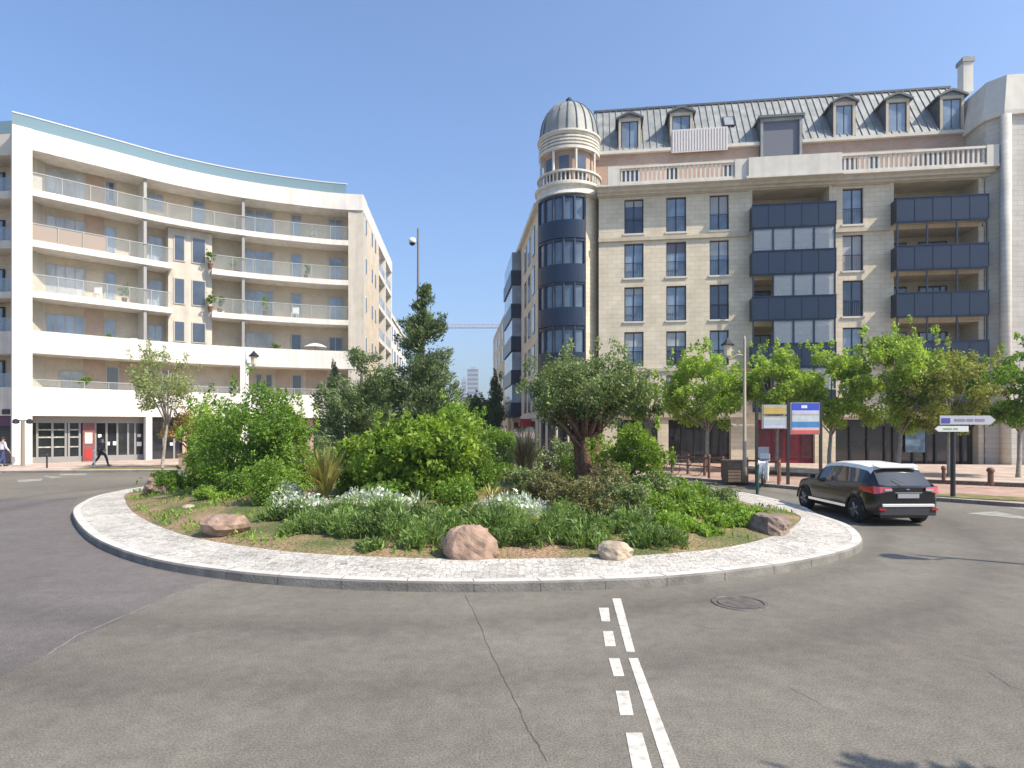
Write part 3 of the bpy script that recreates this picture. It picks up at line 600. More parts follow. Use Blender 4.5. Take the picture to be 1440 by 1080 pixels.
for i_, (px, z, w_, h_, lm_, lb_) in enumerate([
    (540, 15.0, 1.2, .7, L_mid, 'dark green shrub under the left edge of the broad vivid bush'),
    (640, 14.6, 1.3, .75, L_mid, 'dark green shrub under the right edge of the broad vivid bush'), (742, 16.4, 1.5, .85, L_olive, 'grey-green shrub below the bronze strap-leaved plant'),
    (675, 17.4, 1.3, 1.5, L_mid, 'dark green shrub just left of the short striped strap plant'), (395, 17.0, 1.1, 1.0, L_low, 'pale green shrub between the tall bush and the strap-leaved plant'),
    (335, 17.6, 1.0, .7, L_mid, 'dark shrub at the foot of the tall mid-green bush'), (850, 15.0, 1.5, 1.2, L_brown, 'brownish upright shrub right of the olive trunk'),
    (920, 16.0, 1.3, .9, L_olive, 'grey-green shrub at the right foot of the arching bush'), (440, 20.5, 1.6, 1.4, L_mid, 'mid-green shrub behind the yellow strap-leaved plant'),
    (560, 20.0, 2.2, 2.0, L_low, 'mid-green shrub behind the left part of the broad vivid bush'), (655, 21.5, 2.0, 1.7, L_olive, 'grey-green shrub behind the right part of the broad vivid bush'),
    (840, 21.0, 2.4, 1.5, L_mid, 'mid-green shrub filling behind the olive trunk'), (245, 20.5, 2.0, .7, L_mid, 'low dark green shrub beside the pointed left rocks')]):
    bush('bush', px, z, w_, h_, lb_, 'shrub', lm_, int(2600*w_*max(h_, .9)), .075, 16, None, 200+i_)
for px, z, ww, hh, lb in [(722, 13.6, 1.5, .5, 'white-flowering cushion in front of the short striped strap plant'), (522, 14.0, 1.7, .55, 'white-flowering silvery cushion below the vivid bush'), (428, 14.2, 1.4, .42, 'white-flowering low cushion below the yellow strap-leaved plant')]:
    mound('white_flower_clump', px, z, ww, hh, lb, 'flowering plant', L_silv, 2000, .10, int(px), None, 420, .4)
mound('white_flower_clump', 402, 15.8, .9, .5, 'tall silvery plant right of the loose pale shrub', 'flowering plant', L_silv, 1500, .12, 9, None, 120, .4)
# ground cover over the bed
rng = np.random.default_rng(77); k = 26000; a = rng.uniform(0, 6.283, k); t = np.sqrt(rng.random(k))*.985
P = []
for aa, tt in zip(a, t):
    kk = int(((aa+math.pi) % (2*math.pi))/(2*math.pi)*n) % n; q = cen + (RI[kk]-cen)*tt
    if math.sin(q.x*1.7+1.3)*math.cos(q.y*1.9)+.45*math.sin(q.x*4.3)*math.sin(q.y*5.1) > (.15 if q.x > -4 else -.15): P.append((q.x, q.y, bedz(q.x, q.y)+.03))
P = np.array(P); P[:, 2] += rng.random(len(P))*.08; D = rng.normal(size=P.shape)*.5; D[:, 2] += 1
tag(leafmesh('ground_cover', P, D, .11, .3, L_low, None, rng), 'short green ground cover scattered over the island soil', 'ground cover', None, 'stuff')

# ------------------------------------------------------------------ trees beyond the island
conifer('tall_conifer', (X(594, 25.5), 25.5, bedz(X(594, 25.5), 25.5)-.05), 8.1, 1.9, 'tall dark blue-green conifer with a pointed top in the middle', L_con, 34000, 5, .15, .72, gaps=1.3)
conifer('round_conifer', (X(508, 24.5), 24.5, bedz(X(508, 24.5), 24.5)), 4.9, 1.9, 'broad grey-green conifer left of the tall conifer', L_con2, 26000, 6, .13, .35)
conifer('round_conifer', (X(548, 26.5), 26.5, bedz(X(548, 26.5), 26.5)), 4.6, .9, 'small dark conifer tucked between the tall and the broad conifers', L_con, 12000, 16, .13, .5)
def cypress(loc, h, r, label, seed, nl=7000, ls=.12, lm=L_cyp):
    rng = np.random.default_rng(seed); o = empty('cypress', loc, label, 'cypress'); cl = []
    for i in range(26):
        t = i/26; rr = r*math.sin(math.pi*min(1, (t*.92+.08)))**.6*(1 if t < .5 else 1-.3*(t-.5)); cl.append((rng.normal()*.25*r, rng.normal()*.25*r, .2+t*(h-.3), rr*.75, rr*.75, h/17))
    P, d = clump_points(cl, nl, rng, .5); D = d*.3 + rng.normal(size=d.shape)*.25; D[:, 2] += 1
    leafmesh('crown', P, D, ls, .35, lm, o, rng); MB().tube([(0, 0, -.1), (0, 0, h*.8)], [.1, .03], 6).build('trunk', M_bark, o); return o
cypress((X(468, 27.5), 27.5, .35), 5.3, .35, 'narrow dark cypress at the left edge of the broad grey-green conifer', 3)
cypress((X(697, 46), 46, .05), 6.9, .75, 'dark columnar cypress at the right kerb of the far street', 4, 9000, .16)
tree('street_tree', (X(228, 34.6), 34.6, .12), 2.6, 1.95, 4.9, 2.35, .085, 'thin pale spring tree before the curved white building', 'tree', L_pale, M_barkp, 8500, .13, 34, .5, 51, aspect=.5)
tree('street_tree', (X(262, 36), 36.0, .12), 1.2, 1.5, 2.2, 1.3, .07, 'small tree with reddish spring leaves beside the red brick planter', 'tree', leafmat('reddish_leaves', (.16, .09, .03), (.35, .24, .08), .3), M_bark, 3500, .14, 16, .5, 52)
tree('street_tree', (X(992, 33.0), 33.0, .26), 2.2, 2.45, 4.15, 2.4, .10, 'leafy green street tree left of the tall lantern post', 'tree', L_street, M_barkp, 19000, .16, 60, .55, 53)
tree('street_tree', (X(1092, 32.0), 32.0, .26), 2.3, 1.95, 4.45, 2.2, .09, 'slender light green tree above the poster board', 'tree', L_street2, M_barkp, 12000, .16, 42, .48, 54)
tree('street_tree', (X(1166, 31.0), 31.0, .26), 2.2, 2.25, 4.1, 2.35, .10, 'green street tree above the dark car', 'tree', L_street, M_barkp, 15000, .16, 48, .52, 55)
tree('street_tree', (X(1263, 29.0), 29.0, .26), 2.1, 2.6, 4.35, 2.75, .10, 'tall yellow-green street tree, brightest of the row', 'tree', L_street2, M_barkp, 21000, .15, 64, .52, 56)
tree('street_tree', (X(1335, 27.5), 27.5, .26), 2.3, 2.2, 3.8, 2.1, .09, 'olive-green street tree behind the direction sign', 'tree', leafmat('dull_spring_leaves', (.12, .14, .03), (.30, .30, .10), .4), M_barkp, 16000, .14, 50, .46, 57)
tree('street_tree', (X(1432, 27.0), 27.0, .26), 2.2, 2.1, 3.8, 2.1, .09, 'dark green street tree cut by the right edge of the view', 'tree', L_mid, M_barkp, 14000, .14, 44, .46, 58)
tree('street_tree', (X(905, 35.5), 35.5, .12), 2.3, 1.5, 3.9, 1.6, .09, 'small shaded green tree behind the olive tree crown', 'tree', L_mid, M_barkp, 6000, .17, 24, .5, 59)
for i, (px, z, hh, lb) in enumerate([(676, 58, 5.4, 'nearest dark tree on the right of the far street'), (668, 80, 6.3, 'second dark tree on the right of the far street'), (664, 110, 7, 'farthest small dark tree on the right of the far street'), (640, 95, 6.5, 'dark tree on the left of the far street')]):
    tree('far_tree', (X(px, z), z, 0.1), hh*.4, hh*.36, hh*.62, hh*.4, .12, lb, 'tree', L_far, M_bark, 3500, .3, 18, hh*.14, 60+i)
# tree off to the right of the camera: its outer twigs shade the road at the bottom right
tree('street_tree', (7.2, 1.5, 0), 3.2, .72, 5.2, .75, .09, 'street tree beside the camera whose shadow falls on the road', 'tree', L_street, M_barkp, 2600, .17, 14, .42, 71)

# ------------------------------------------------------------------ curved white apartment building (left)
class Strip:
    """plan polyline, left to right seen from the square; offset > 0 goes into the building"""
    def __init__(s, pts, smooth=True, k=10):
        P = [Vector(p) for p in pts]
        if smooth:
            Q = [P[0]*2-P[1]] + P + [P[-1]*2-P[-2]]; out = []
            for i in range(1, len(Q)-2):
                p0, p1, p2, p3 = Q[i-1:i+3]
                for j in range(k):
                    t = j/k; out.append(0.5*((2*p1)+(p2-p0)*t+(2*p0-5*p1+4*p2-p3)*t*t+(3*p1-p0-3*p2+p3)*t*t*t))
            out.append(P[-1]); P = out
        s.P = P; s.S = [0]
        for a, b in zip(P, P[1:]): s.S.append(s.S[-1]+(b-a).length)
        s.L = s.S[-1]
    def at(s, t, off=0.0):
        t = max(0, min(s.L, t)); i = max(0, min(len(s.P)-2, int(np.searchsorted(s.S, t))-1)); a, b = s.P[i], s.P[i+1]
        q = a.lerp(b, (t-s.S[i])/(s.S[i+1]-s.S[i]))
        i0, i1 = max(0, i-1), min(len(s.P)-1, i+2); d = (s.P[i1]-s.P[i0]).normalized() if len(s.P) > 2 else (b-a).normalized()
        return q + Vector((-d.y, d.x))*off
    def px(s, px, off=0.0):
        best = None
        for k in range(801):
            t = s.L*k/800; q = s.at(t, off); e = abs(CX+F*q.x/q.y-px)
            if best is None or e < best[0]: best = (e, t)
        return best[1]
    def block(s, mb, t0, t1, o0, o1, z0, z1, step=1.0, z0b=None, z1b=None):
        m = max(1, int(math.ceil(abs(t1-t0)/step))); vs = []
        for k in range(m+1):
            t = t0+(t1-t0)*k/m; a = s.at(t, o0); b = s.at(t, o1); vs += [(a.x, a.y, z0), (b.x, b.y, z0), (b.x, b.y, z1), (a.x, a.y, z1)]
        fs = []
        for k in range(m):
            i = 4*k
            for j in range(4): fs.append((i+j, i+4+j, i+4+(j+1) % 4, i+(j+1) % 4))
        fs += [(0, 1, 2, 3), (4*m+3, 4*m+2, 4*m+1, 4*m)]; mb.add(vs, fs)
M_hrail = mat('handrail_steel', (.36, .36, .34), .5)
M_frame = mat('window_frame_beige', (.44, .41, .36), .6)
LB = empty('curved_apartment_building', (-22, 46, 0), 'white six-storey apartment building with concave front and long balconies', 'building')
LBI = Matrix.Translation((22, -46, 0))
def lb(mb, name, m, parent=None, smooth=False):
    mb.v = [(p[0]+22, p[1]-46, p[2]) for p in mb.v]; return mb.build(name, m, parent or LB, smooth)
C = Strip([(-31.4, 38.4), (-30.6, 39.1), (-27.75, 41.8), (-24.5, 44.85), (-20.4, 47.4), (-15.5, 49.35), (-13.1, 49.9), (-12.15, 50.0)])
S0 = C.px(45); S1 = C.px(490); DEP = 1.9
FL = [4.35, 7.85, 11.2, 14.45, 17.7]                 # floor levels
# core body and back walls
mb = MB(); C.block(mb, 0, C.L, DEP, 9.0, 0.0, 21.3); lb(mb, 'wall', M_beige)
# end pillar left and right corner pier
mb = MB(); C.block(mb, -0.0, S0, -0.12, DEP, 0, 21.35); lb(mb, 'pillar', M_white)
mb = MB(); C.block(mb, S1, C.L, -0.0, DEP, 0, 20.2); lb(mb, 'pillar', M_cream)
mb = MB(); C.block(mb, S0, C.L+.0, -0.10, DEP, 20.15, 21.45); C.block(mb, 0, S0, -.14, DEP, 21.352, 21.46); lb(mb, 'fascia', M_white)
mb = MB(); C.block(mb, 0, C.px(486), 0.12, 0.20, 21.45, 22.3); lb(mb, 'parapet_glazing', M_roofg)
mb = MB(); C.block(mb, 0, C.px(488), 0.09, 0.23, 22.3, 22.37); lb(mb, 'parapet_rail', M_lgrey)
SM0 = C.px(243); SM1 = C.px(298)
def slab(t0, t1, z, o0=0.0, th=.42): mb = MB(); C.block(mb, t0, t1, o0, DEP, z-th, z); return lb(mb, 'balcony_slab', M_white)
def rail(t0, t1, z, m=M_rail, h=1.05):
    mb = MB(); C.block(mb, t0, t1, .07, .09, z+.06, z+h-.03); r = lb(mb, 'railing', m)
    mb = MB(); C.block(mb, t0, t1, .05, .11, z+h, z+h+.05)
    k = int((t1-t0)/1.3)
    for i in range(k+1):
        t = t0+(t1-t0)*i/k; C.block(mb, max(t0, t-.02), min(t1, t+.02), .04, .065, z, z+h)
    lb(mb, 'handrail', M_hrail, LB)
slab(S0, S1, FL[4]); rail(S0, C.px(236), FL[4]); rail(C.px(302), S1, FL[4]); rail(C.px(236), C.px(302), FL[4])
for z in FL[2:4]:
    slab(S0, SM0, z); slab(SM1, S1, z); rail(S0, SM0, z); rail(SM1, S1, z)
    mb = MB(); a = C.at(SM0, 0.3); b = C.at(SM1, 0.3)
for z0, z1, f in ((7.2, 8.65, 1), (3.2, 5.05, 0)):
    mb = MB(); C.block(mb, S0, S1+.6 if f else S1, -.06, .16, z0, z1)
    C.block(mb, S0, S1, .16, DEP, z0, FL[f]); lb(mb, 'parapet_band', M_white)
rail(S0, S1, 5.05, h=.45)
# middle stair core between the balcony sets (stone, with windows)
mb = MB(); c0 = C.px(240); c1 = C.px(300)
C.block(mb, c0, c1, 0.75, DEP+.2, FL[1], 17.25); lb(mb, 'stair_core', M_cream)
for k, (z, z2) in enumerate(((8.9, 10.3), (11.7, 13.5), (14.9, 16.7))):
    for pa, pb in ((246, 259), (271, 288)):
        ta, tb = C.px(pa, .7), C.px(pb, .7)
        mb = MB(); C.block(mb, ta-.08, tb+.08, .68, .76, z-.08, z2+.08); f = lb(mb, 'window', M_frame); mb = MB(); C.block(mb, ta, tb, .66, .70, z, z2); lb(mb, 'pane', M_glass, f)
# partitions
M_part = mat('frosted_partition', (0.55, 0.55, 0.52), 0.4)
for z, zt in ((FL[4], 20.15), (FL[3], 17.28), (FL[2], 14.03), (FL[1], 10.78)):
    for p in (203, 342):
        t = C.px(p, .4); mb = MB(); C.block(mb, t-.06, t+.06, .25, DEP, z, zt); lb(mb, 'partition', M_part)
        mb = MB(); C.block(mb, t-.10, t+.10, .12, .245, z, zt); lb(mb, 'downpipe', M_grey)
# balcony windows
rw = random.Random(7)
def lwin(pa, pb, z, h, m, frames=2, offs=DEP):
    ta, tb = C.px(pa, offs), C.px(pb, offs); mb = MB(); C.block(mb, ta-.08, tb+.08, offs-.07, offs+.02, z-.02, z+h+.08); f = lb(mb, 'window', M_frame)
    mb = MB(); w_ = (tb-ta)/frames
    for i in range(frames): C.block(mb, ta+i*w_+.04, ta+(i+1)*w_-.04, offs-.09, offs-.05, z+.06, z+h)
    lb(mb, 'pane', m, f)
for fi, z in enumerate(FL):
    if fi == 0:
        for pa, pb, m in ((84, 116, M_curt), (150, 166, M_glass), (225, 240, M_glass), (360, 368, M_glass), (374, 383, M_glass), (411, 424, M_glass)): lwin(pa, pb, z+.75 if pa != 84 else z+.3, 1.6, m, 2 if pb-pa > 20 else 1)
        continue
    top = fi == 4
    lwin(64, 118, z+.05, 2.15, M_curt if fi != 1 else M_glassb, 4)
    lwin(148, 162, z+.05, 2.15, M_glassb, 1); lwin(208, 228, z+.05 if not top else z+.9, 2.1 if not top else 1.2, M_glassb, 2)
    if top: lwin(152, 160, z+.9, 1.25, M_glass, 1); lwin(271, 287, z+.1, 2.1, M_glassb, 1)
    lwin(346, 384, z+.05, 2.15, M_glassb if fi != 1 else M_curt, 3); lwin(410, 423, z+.05, 2.15, M_glassb if fi > 1 else M_glass, 1); lwin(462, 481, z+.05 if fi != 1 else z+.4, 2.1 if fi != 1 else 1.7, M_glassb if fi > 1 else M_glass, 2)
# pink brick piers inside the balconies near the left end
for fi in (1, 3, 4):
    z = FL[fi]; mb = MB(); C.block(mb, C.px(119, DEP), C.px(146, DEP), DEP-.05, DEP-.01, z, z+2.8); lb(mb, 'brick_panel', M_pink)
mb = MB(); C.block(mb, S0, C.px(62, DEP), DEP-.05, DEP-.01, FL[3], FL[3]+2.8); lb(mb, 'brick_panel', M_pink)
for pa, pb in ((118, 148), (168, 200), (388, 408), (430, 460)):
    mb = MB(); C.block(mb, C.px(pa, DEP), C.px(pb, DEP), DEP-.05, DEP-.01, FL[0], FL[0]+2.8); lb(mb, 'brick_panel', M_pink)
# pink blind over the second balcony rail, left
mb = MB(); C.block(mb, S0, C.px(150), .10, .13, FL[3]+.05, FL[3]+1.0); lb(mb, 'rail_screen', mat('salmon_screen', (0.46, 0.33, 0.25), 0.8))
mb = MB(); C.block(mb, S0+.02, C.px(60), .10, .13, FL[4]+.05, FL[4]+.9); lb(mb, 'rail_screen', M_stonew)
# ground floor: shop fronts set back behind white pillars
for pa, pb in ((205, 214), (338, 350)):
    mb = MB(); C.block(mb, C.px(pa), C.px(pb), -.05, .5, 0, 3.19 if pa == 205 else 7.19); lb(mb, 'pillar', M_white)
mb = MB(); C.block(mb, S0, C.px(205, 1.0), .9, 1.0, 2.75, 3.2); lb(mb, 'shop_fascia', M_grey)
mb = MB(); C.block(mb, S0, S1, 1.05, 1.15, .1, 2.9); lb(mb, 'shop_glazing', M_shopg)
mb = MB()
for p in (52, 74, 92, 97, 112, 134, 150, 165, 180, 190, 203, 230, 245, 262, 300, 320, 370, 400, 440, 460):
    t = C.px(p, 1.0); C.block(mb, t-.06, t+.06, .96, 1.06, .1, 2.8)
build_each(mb, 'shop_mullion', M_grey, LB, False, (22, -46)); mb = MB(); C.block(mb, S0, C.px(205, 1.0), .97, 1.045, .1, .5); lb(mb, 'shop_plinth', M_grey)
mb = MB()
for zz in (1.1, 1.75, 2.25):
    C.block(mb, C.px(52, 1.0), C.px(91, 1.0), .99, 1.04, zz, zz+.09); C.block(mb, C.px(98, 1.0), C.px(111, 1.0), .99, 1.04, zz, zz+.09)
build_each(mb, 'display_shelf', mat('shelf_wares', (0.38, 0.38, 0.34), 0.7, noise=.5, nscale=6), LB, False, (22, -46))
mb = MB(); C.block(mb, C.px(116, .9), C.px(133, .9), .80, .95, .1, 2.75); p_ = lb(mb, 'entrance_panel', mat('dull_red_panel', (0.20, 0.075, 0.07), 0.6, noise=.2))
mb = MB(); C.block(mb, C.px(119, .8), C.px(130, .8), .77, .795, 1.35, 2.1); lb(mb, 'poster', mat('pale_poster', (.62, .56, .48), .7, noise=.15, nscale=4), p_)
mb = MB(); C.block(mb, C.px(119, .8), C.px(129, .8), .77, .795, .3, 1.0); lb(mb, 'poster', M_red, p_)
mb = MB()
for p, zz, s in ((140, 1.75, .2), (152, 1.2, .22), (162, 1.2, .24), (196, 1.75, .2), (196, 1.1, .28), (241, 1.1, .2)): t = C.px(p, 1.0); C.block(mb, t-s/2, t+s/2, .99, 1.03, zz, zz+s*1.1)
build_each(mb, 'window_notice', M_whitep, LB, False, (22, -46))
mb = MB(); C.block(mb, C.px(432, .9), C.px(440, .9), .7, .95, .1, 3.1); C.block(mb, C.px(256, .9), C.px(262, .9), .7, .95, .1, 3.1); build_each(mb, 'brick_pier', M_brick, LB, False, (22, -46))
# left wing beyond the tall pillar
W = Strip([(-52, 41.6), (-44, 40.8), (-31.5, 39.25)], False)
def wpx(p, off=0): return W.px(p, off)
mb = MB(); W.block(mb, 0, W.L, 1.6, 9, 0, 21.0, 4); lb(mb, 'wall', M_beige)
mb = MB(); t0 = wpx(15); W.block(mb, t0, W.L, 0, 1.6, 0, 21.0); 
for z0, z1 in ((20.0, 21.35), (17.2, 17.7), (14.0, 14.5), (10.8, 11.2), (7.2, 8.65), (3.2, 5.05)): W.block(mb, 0, t0, 0, 1.6, z0, z1, 4)
lb(mb, 'wall', M_cream)
mb = MB(); W.block(mb, 0, W.L, .1, .18, 21.35, 22.25, 4); lb(mb, 'parapet_glazing', M_roofg)
for z in (17.7, 14.5, 11.2, 8.65, 5.05):
    mb = MB(); W.block(mb, wpx(-60, 1.5), wpx(6, 1.5), 1.5, 1.58, z-.4, z+1.9, 4); f = lb(mb, 'window', M_dark)
    mb = MB(); W.block(mb, wpx(-8, 1.5), wpx(4, 1.5), 1.46, 1.5, z-.3, z+1.8, 4); lb(mb, 'pane', M_glassb, f)
    mb = MB(); W.block(mb, 0, t0, .05, .09, z, z+.9, 4); lb(mb, 'railing', M_verg)
mb = MB(); W.block(mb, 0, t0, .5, .6, .1, 3.2, 4); lb(mb, 'shop_glazing', M_shopg)
mb = MB(); W.block(mb, 0, wpx(17), .1, .5, 2.55, 3.15, 4); lb(mb, 'shop_sign', mat('dark_purple_sign', (.07, .02, .06), .5))
mb = MB(); W.block(mb, wpx(4), wpx(14), -.08, 0, 3.3, 3.62, 4); lb(mb, 'wall_lamp', M_dark)
# street side of the curved building
cs = C.at(C.L); ce = Vector((-13.75, 70.0)); V_ = Strip([cs, ce], False)
mb = MB(); V_.block(mb, 0.02, V_.L*.44, 0.001, .3, 0, 20.0); lb(mb, 'side_wall', M_white)
mb = MB(); V_.block(mb, -.1, V_.L, -.03, .5, 20.0, 21.3); lb(mb, 'side_fascia', M_white)
mb = MB(); V_.block(mb, V_.L*.44, V_.L, 1.8, 5, 0, 20.0); lb(mb, 'side_wall', M_beige)
mb = MB()
for z in FL[1:]: V_.block(mb, V_.L*.44, V_.L-.6, 0, 1.8, z-.45, z)
V_.block(mb, V_.L*.44, V_.L-.6, 0, 1.8, 3.2, 5.0); V_.block(mb, V_.L-.6, V_.L, 0, 1.8, 0, 20.0); V_.block(mb, V_.L*.70, V_.L*.72, 0, 1.8, 0, 20.0); build_each(mb, 'balcony_slab', M_white, LB, False, (22, -46))
mb = MB()
for z in FL[1:]: V_.block(mb, V_.L*.44, V_.L*.70, .08, .12, z, z+1.0); V_.block(mb, V_.L*.72, V_.L-.6, .08, .12, z, z+1.0)
lb(mb, 'railing', M_verg)
for z in FL:
    for t, ww in ((1.0, .55), (4.4, .7), (6.4, .7)):
        mb = MB(); V_.block(mb, t-.06, t+ww+.06, -.02, .1, z+.84, z+2.16); f = lb(mb, 'window', M_whitep); mb = MB(); V_.block(mb, t, t+ww, -.04, .0, z+.9, z+2.1); lb(mb, 'pane', M_glass, f)
    for t in (10.5, 15.5):
        mb = MB(); V_.block(mb, t, t+1.8, 1.72, 1.81, z+.05, z+2.2); f = lb(mb, 'window', M_dark); mb = MB(); V_.block(mb, t+.1, t+1.7, 1.69, 1.73, z+.1, z+2.1); lb(mb, 'pane', M_glassb, f)
# things on the balconies
def on_balcony(px, off, z): p = C.at(C.px(px, off), off); return (p.x, p.y, z)
def parasol_shape(name, loc, label, m, r=.9, h=.8, cat='parasol'):
    o = empty(name, loc, label, cat); MB().lathe([(0, h+.35), (r*.5, h+.25), (r, h), (r*.98, h-.03), (r*.5, h+.2)], n=10).build('canopy', m, o); MB().tube([(0, 0, 0), (0, 0, h+.35)], .02, 6).build('pole', M_grey, o)
parasol_shape('parasol', on_balcony(444, .9, FL[1]), 'white parasol on the balcony at the right of the curved building', M_whitep, .95, 1.15)
def potplant(px, fi, lab, s=1.0, lm=L_mid, seed=1, off=.45):
    p = on_balcony(px, off, FL[fi]); o = empty('potted_plant', p, lab, 'potted plant'); MB().lathe([(0, 0), (.14*s, 0), (.19*s, .35*s), (.16*s, .35*s), (.15*s, .3*s), (0, .3*s)], n=12).build('pot', M_rust, o)
    rng = np.random.default_rng(seed); cl = crown_clumps((0, 0, .85*s), (.4*s, .4*s, .5*s), 8, .16*s, rng); P, d = clump_points(cl, 500, rng); leafmesh('foliage', P, d+rng.normal(size=d.shape)*.4, .12, .5, lm, o, rng)
potplant(373, 2, 'bushy potted plant behind glass, right part of the third balcony up', 1.2, L_bright, 1); potplant(309, 2, 'small potted plant at the left end of the right third balcony', 1.0, L_mid, 2)
potplant(388, 1, 'dark potted plant on the white-banded balcony of the curved building', 1.1, L_mid, 3); potplant(296, 3, 'trailing potted plant beside the stair core windows', 1.1, L_mid, 4, .2)
def seat_on(px, fi, lab, m, off=.9):
    p = on_balcony(px, off, FL[fi]); o = empty('balcony_chair', p, lab, 'chair'); MB().box(-.25, .25, -.22, .22, .40, .46).build('seat', m, o); MB().box(-.25, .25, .2, .25, .46, .95).build('backrest', m, o)
    for a_ in (-.22, .22):
        for b_ in (-.2, .2): MB().box(a_-.02, a_+.02, b_-.02, b_+.02, 0, .4).build('leg', m, o)
seat_on(135, 2, 'pale chair on the third balcony up, left part of the curved building', M_whitep); seat_on(415, 2, 'white chair right of the bushy potted plant on the curved building', M_whitep, .6)
seat_on(460, 1, 'dark chair beside the white parasol', M_dark, .7); seat_on(185, 1, 'white chair on the white-banded balcony, left part', M_whitep, .5); seat_on(440, 4, 'grey chair on the top balcony near the right corner', M_grey, .8)
potplant(175, 2, 'potted plant left of the grey partition, third balcony up', 1.0, L_mid, 11); potplant(330, 3, 'potted plant right of the stair core on the fourth balcony up', .9, L_bright, 12); potplant(150, 1, 'low potted plant on the white-banded balcony, far left part', .9, L_low, 13)
potplant(430, 3, 'small green potted plant on the fourth balcony up, right part', .9, L_mid, 14); potplant(120, 0, 'potted plant behind the railing of the lowest balcony', 1.3, L_mid, 15); potplant(296, 2, 'trailing potted plant beside the lower stair core windows', 1.1, L_mid, 16, .2)
# next building along the left side of the street
FB = empty('far_apartment_building', (-14.4, 72, 0), 'pale apartment building farther along the left side of the street', 'building')
U = Strip([(0.0, 0), (-1.9, 22)], False)
mb = MB(); U.block(mb, 0, U.L, 0, 8, 0, 15.6, 30); mb.build('wall', M_white, FB)
mb = MB(); U.block(mb, -.2, U.L, -.15, 8, 15.6, 16.1, 30); mb.build('cornice', M_stonew, FB)
for z in (1.2, 4.3, 7.3, 10.3, 13.0):
    for t in (1.5, 5, 8.5, 12, 15.5, 19): mb = MB(); U.block(mb, t, t+1.5, -.04, .05, z, z+1.7); mb.build('window', M_glass, FB)

# ------------------------------------------------------------------ stone building with corner turret (right)
A = Vector((6.3, 40.3)); Bq = Vector((28.7, 37.2)); th = math.atan2(Bq.y-A.y, Bq.x-A.x); ux = Vector((math.cos(th), math.sin(th))); uy = Vector((-ux.y, ux.x)); LEN = (Bq-A).length
RB = empty('stone_building', (A.x, A.y, 0), 'cream stone apartment building with zinc mansard roof and domed corner turret', 'building', rz=th)
def lx(px, off=0.0):
    """local x on the plane at depth `off` behind the facade, seen in column px"""
    k = (px-CX)/F; p0 = A + uy*off   # p = p0 + ux*t ; p.x = k*p.y
    return (k*p0.y - p0.x)/(ux.x - k*ux.y)
def lz(py, t, off=0.0): p = A + ux*t + uy*off; return CAMH + (HY-py)/F*p.y
def loc_(wx, wy): d = Vector((wx, wy))-A; return (d.dot(ux), d.dot(uy))
def wall_holes(mb, x0, x1, z0, z1, y, holes, rev=0.28):
    xs = sorted({x0, x1, *[h[0] for h in holes], *[h[1] for h in holes]}); zs = sorted({z0, z1, *[h[2] for h in holes], *[h[3] for h in holes]})
    for a, b in zip(xs, xs[1:]):
        for c, d in zip(zs, zs[1:]):
            if any(h[0] <= a+1e-6 and b <= h[1]+1e-6 and h[2] <= c+1e-6 and d <= h[3]+1e-6 for h in holes): continue
            mb.quad((a, y, c), (b, y, c), (b, y, d), (a, y, d))
    for h in holes:
        a, b, c, d = h[:4]; r = h[4] if len(h) > 4 else rev
        mb.quad((a, y, c), (a, y, d), (a, y+r, d), (a, y+r, c)); mb.quad((b, y, c), (b, y+r, c), (b, y+r, d), (b, y, d))
        mb.quad((a, y, c), (a, y+r, c), (b, y+r, c), (b, y, c)); mb.quad((a, y, d), (b, y, d), (b, y+r, d), (a, y+r, d))
RF = [15.15, 12.25, 9.4, 6.45, 3.6]                 # sill levels of the five window rows
wins = []
for pa, pb in ((878, 905), (937, 965), (998, 1025), (1185, 1214)):
    for i, z in enumerate(RF): wins.append((lx(pa), lx(pb), z, z+2.25))
g0, g1 = lx(1058), lx(1166); g2, g3 = lx(1257), lx(1376)
logg = []
for i, z in enumerate(RF):
    logg += [(g0, g1, z-.05, z+2.45, 1.9), (g2, g3, z-.05, z+2.45, 1.9)]
ground = [(lx(940), lx(1028), .1, 2.95, .6), (lx(1063), lx(1146), .1, 2.95, .6), (lx(1175), lx(1376), .1, 2.95, .6), (lx(868), lx(925), .1, 2.95, .6)]
xw0 = lx(842)
mb = MB(); wall_holes(mb, xw0, LEN, 0, 18.0, 0, wins+logg+ground)
mb.quad((xw0, 0, 0), (xw0, 0, 18.0), (xw0, 3, 18.0), (xw0, 3, 0)); mb.build('wall', M_stone, RB)
mb = MB()
for i, z in enumerate(RF):
    for a, b in ((g0, g1), (g2, g3)): mb.box(a-.01, b+.01, 1.9, 2.0, z-.06, z+2.46)
build_each(mb, 'loggia_wall', mat('loggia_render', (0.56, 0.49, 0.37), .85, noise=.08), RB)
mb = MB(); mb.box(lx(868), LEN, .6, .7, .05, 3.0); mb.build('shop_glazing', M_shopg, RB)
mb = MB(); mb.box(lx(1063)+.02, lx(1146)-.02, .35, .5, .1, 2.94); 
sf = mb.build('maroon_shop_front', M_maroon, RB)
mb = MB(); 
for k in range(4): q = lx(1066+k*20.5); mb.box(q+.06, q+.75, .3, .348, .5, 2.3)
build_each(mb, 'pane', mat('maroon_dark_glass', (.10, .008, .02), .12, spec=.8, noise=.5, nscale=3), sf)
mb = MB(); 
for p in (960, 978, 1003, 1200, 1225, 1250, 1262, 1290, 1308, 1322, 1345, 1360): mb.box(lx(p)-.05, lx(p)+.05, .45, .62, .1, 2.9)
build_each(mb, 'shop_mullion', M_dark, RB); MB().box(lx(1175), lx(1376), .4, .44, 2.5, 2.9).build('shop_fascia', M_dark, RB)
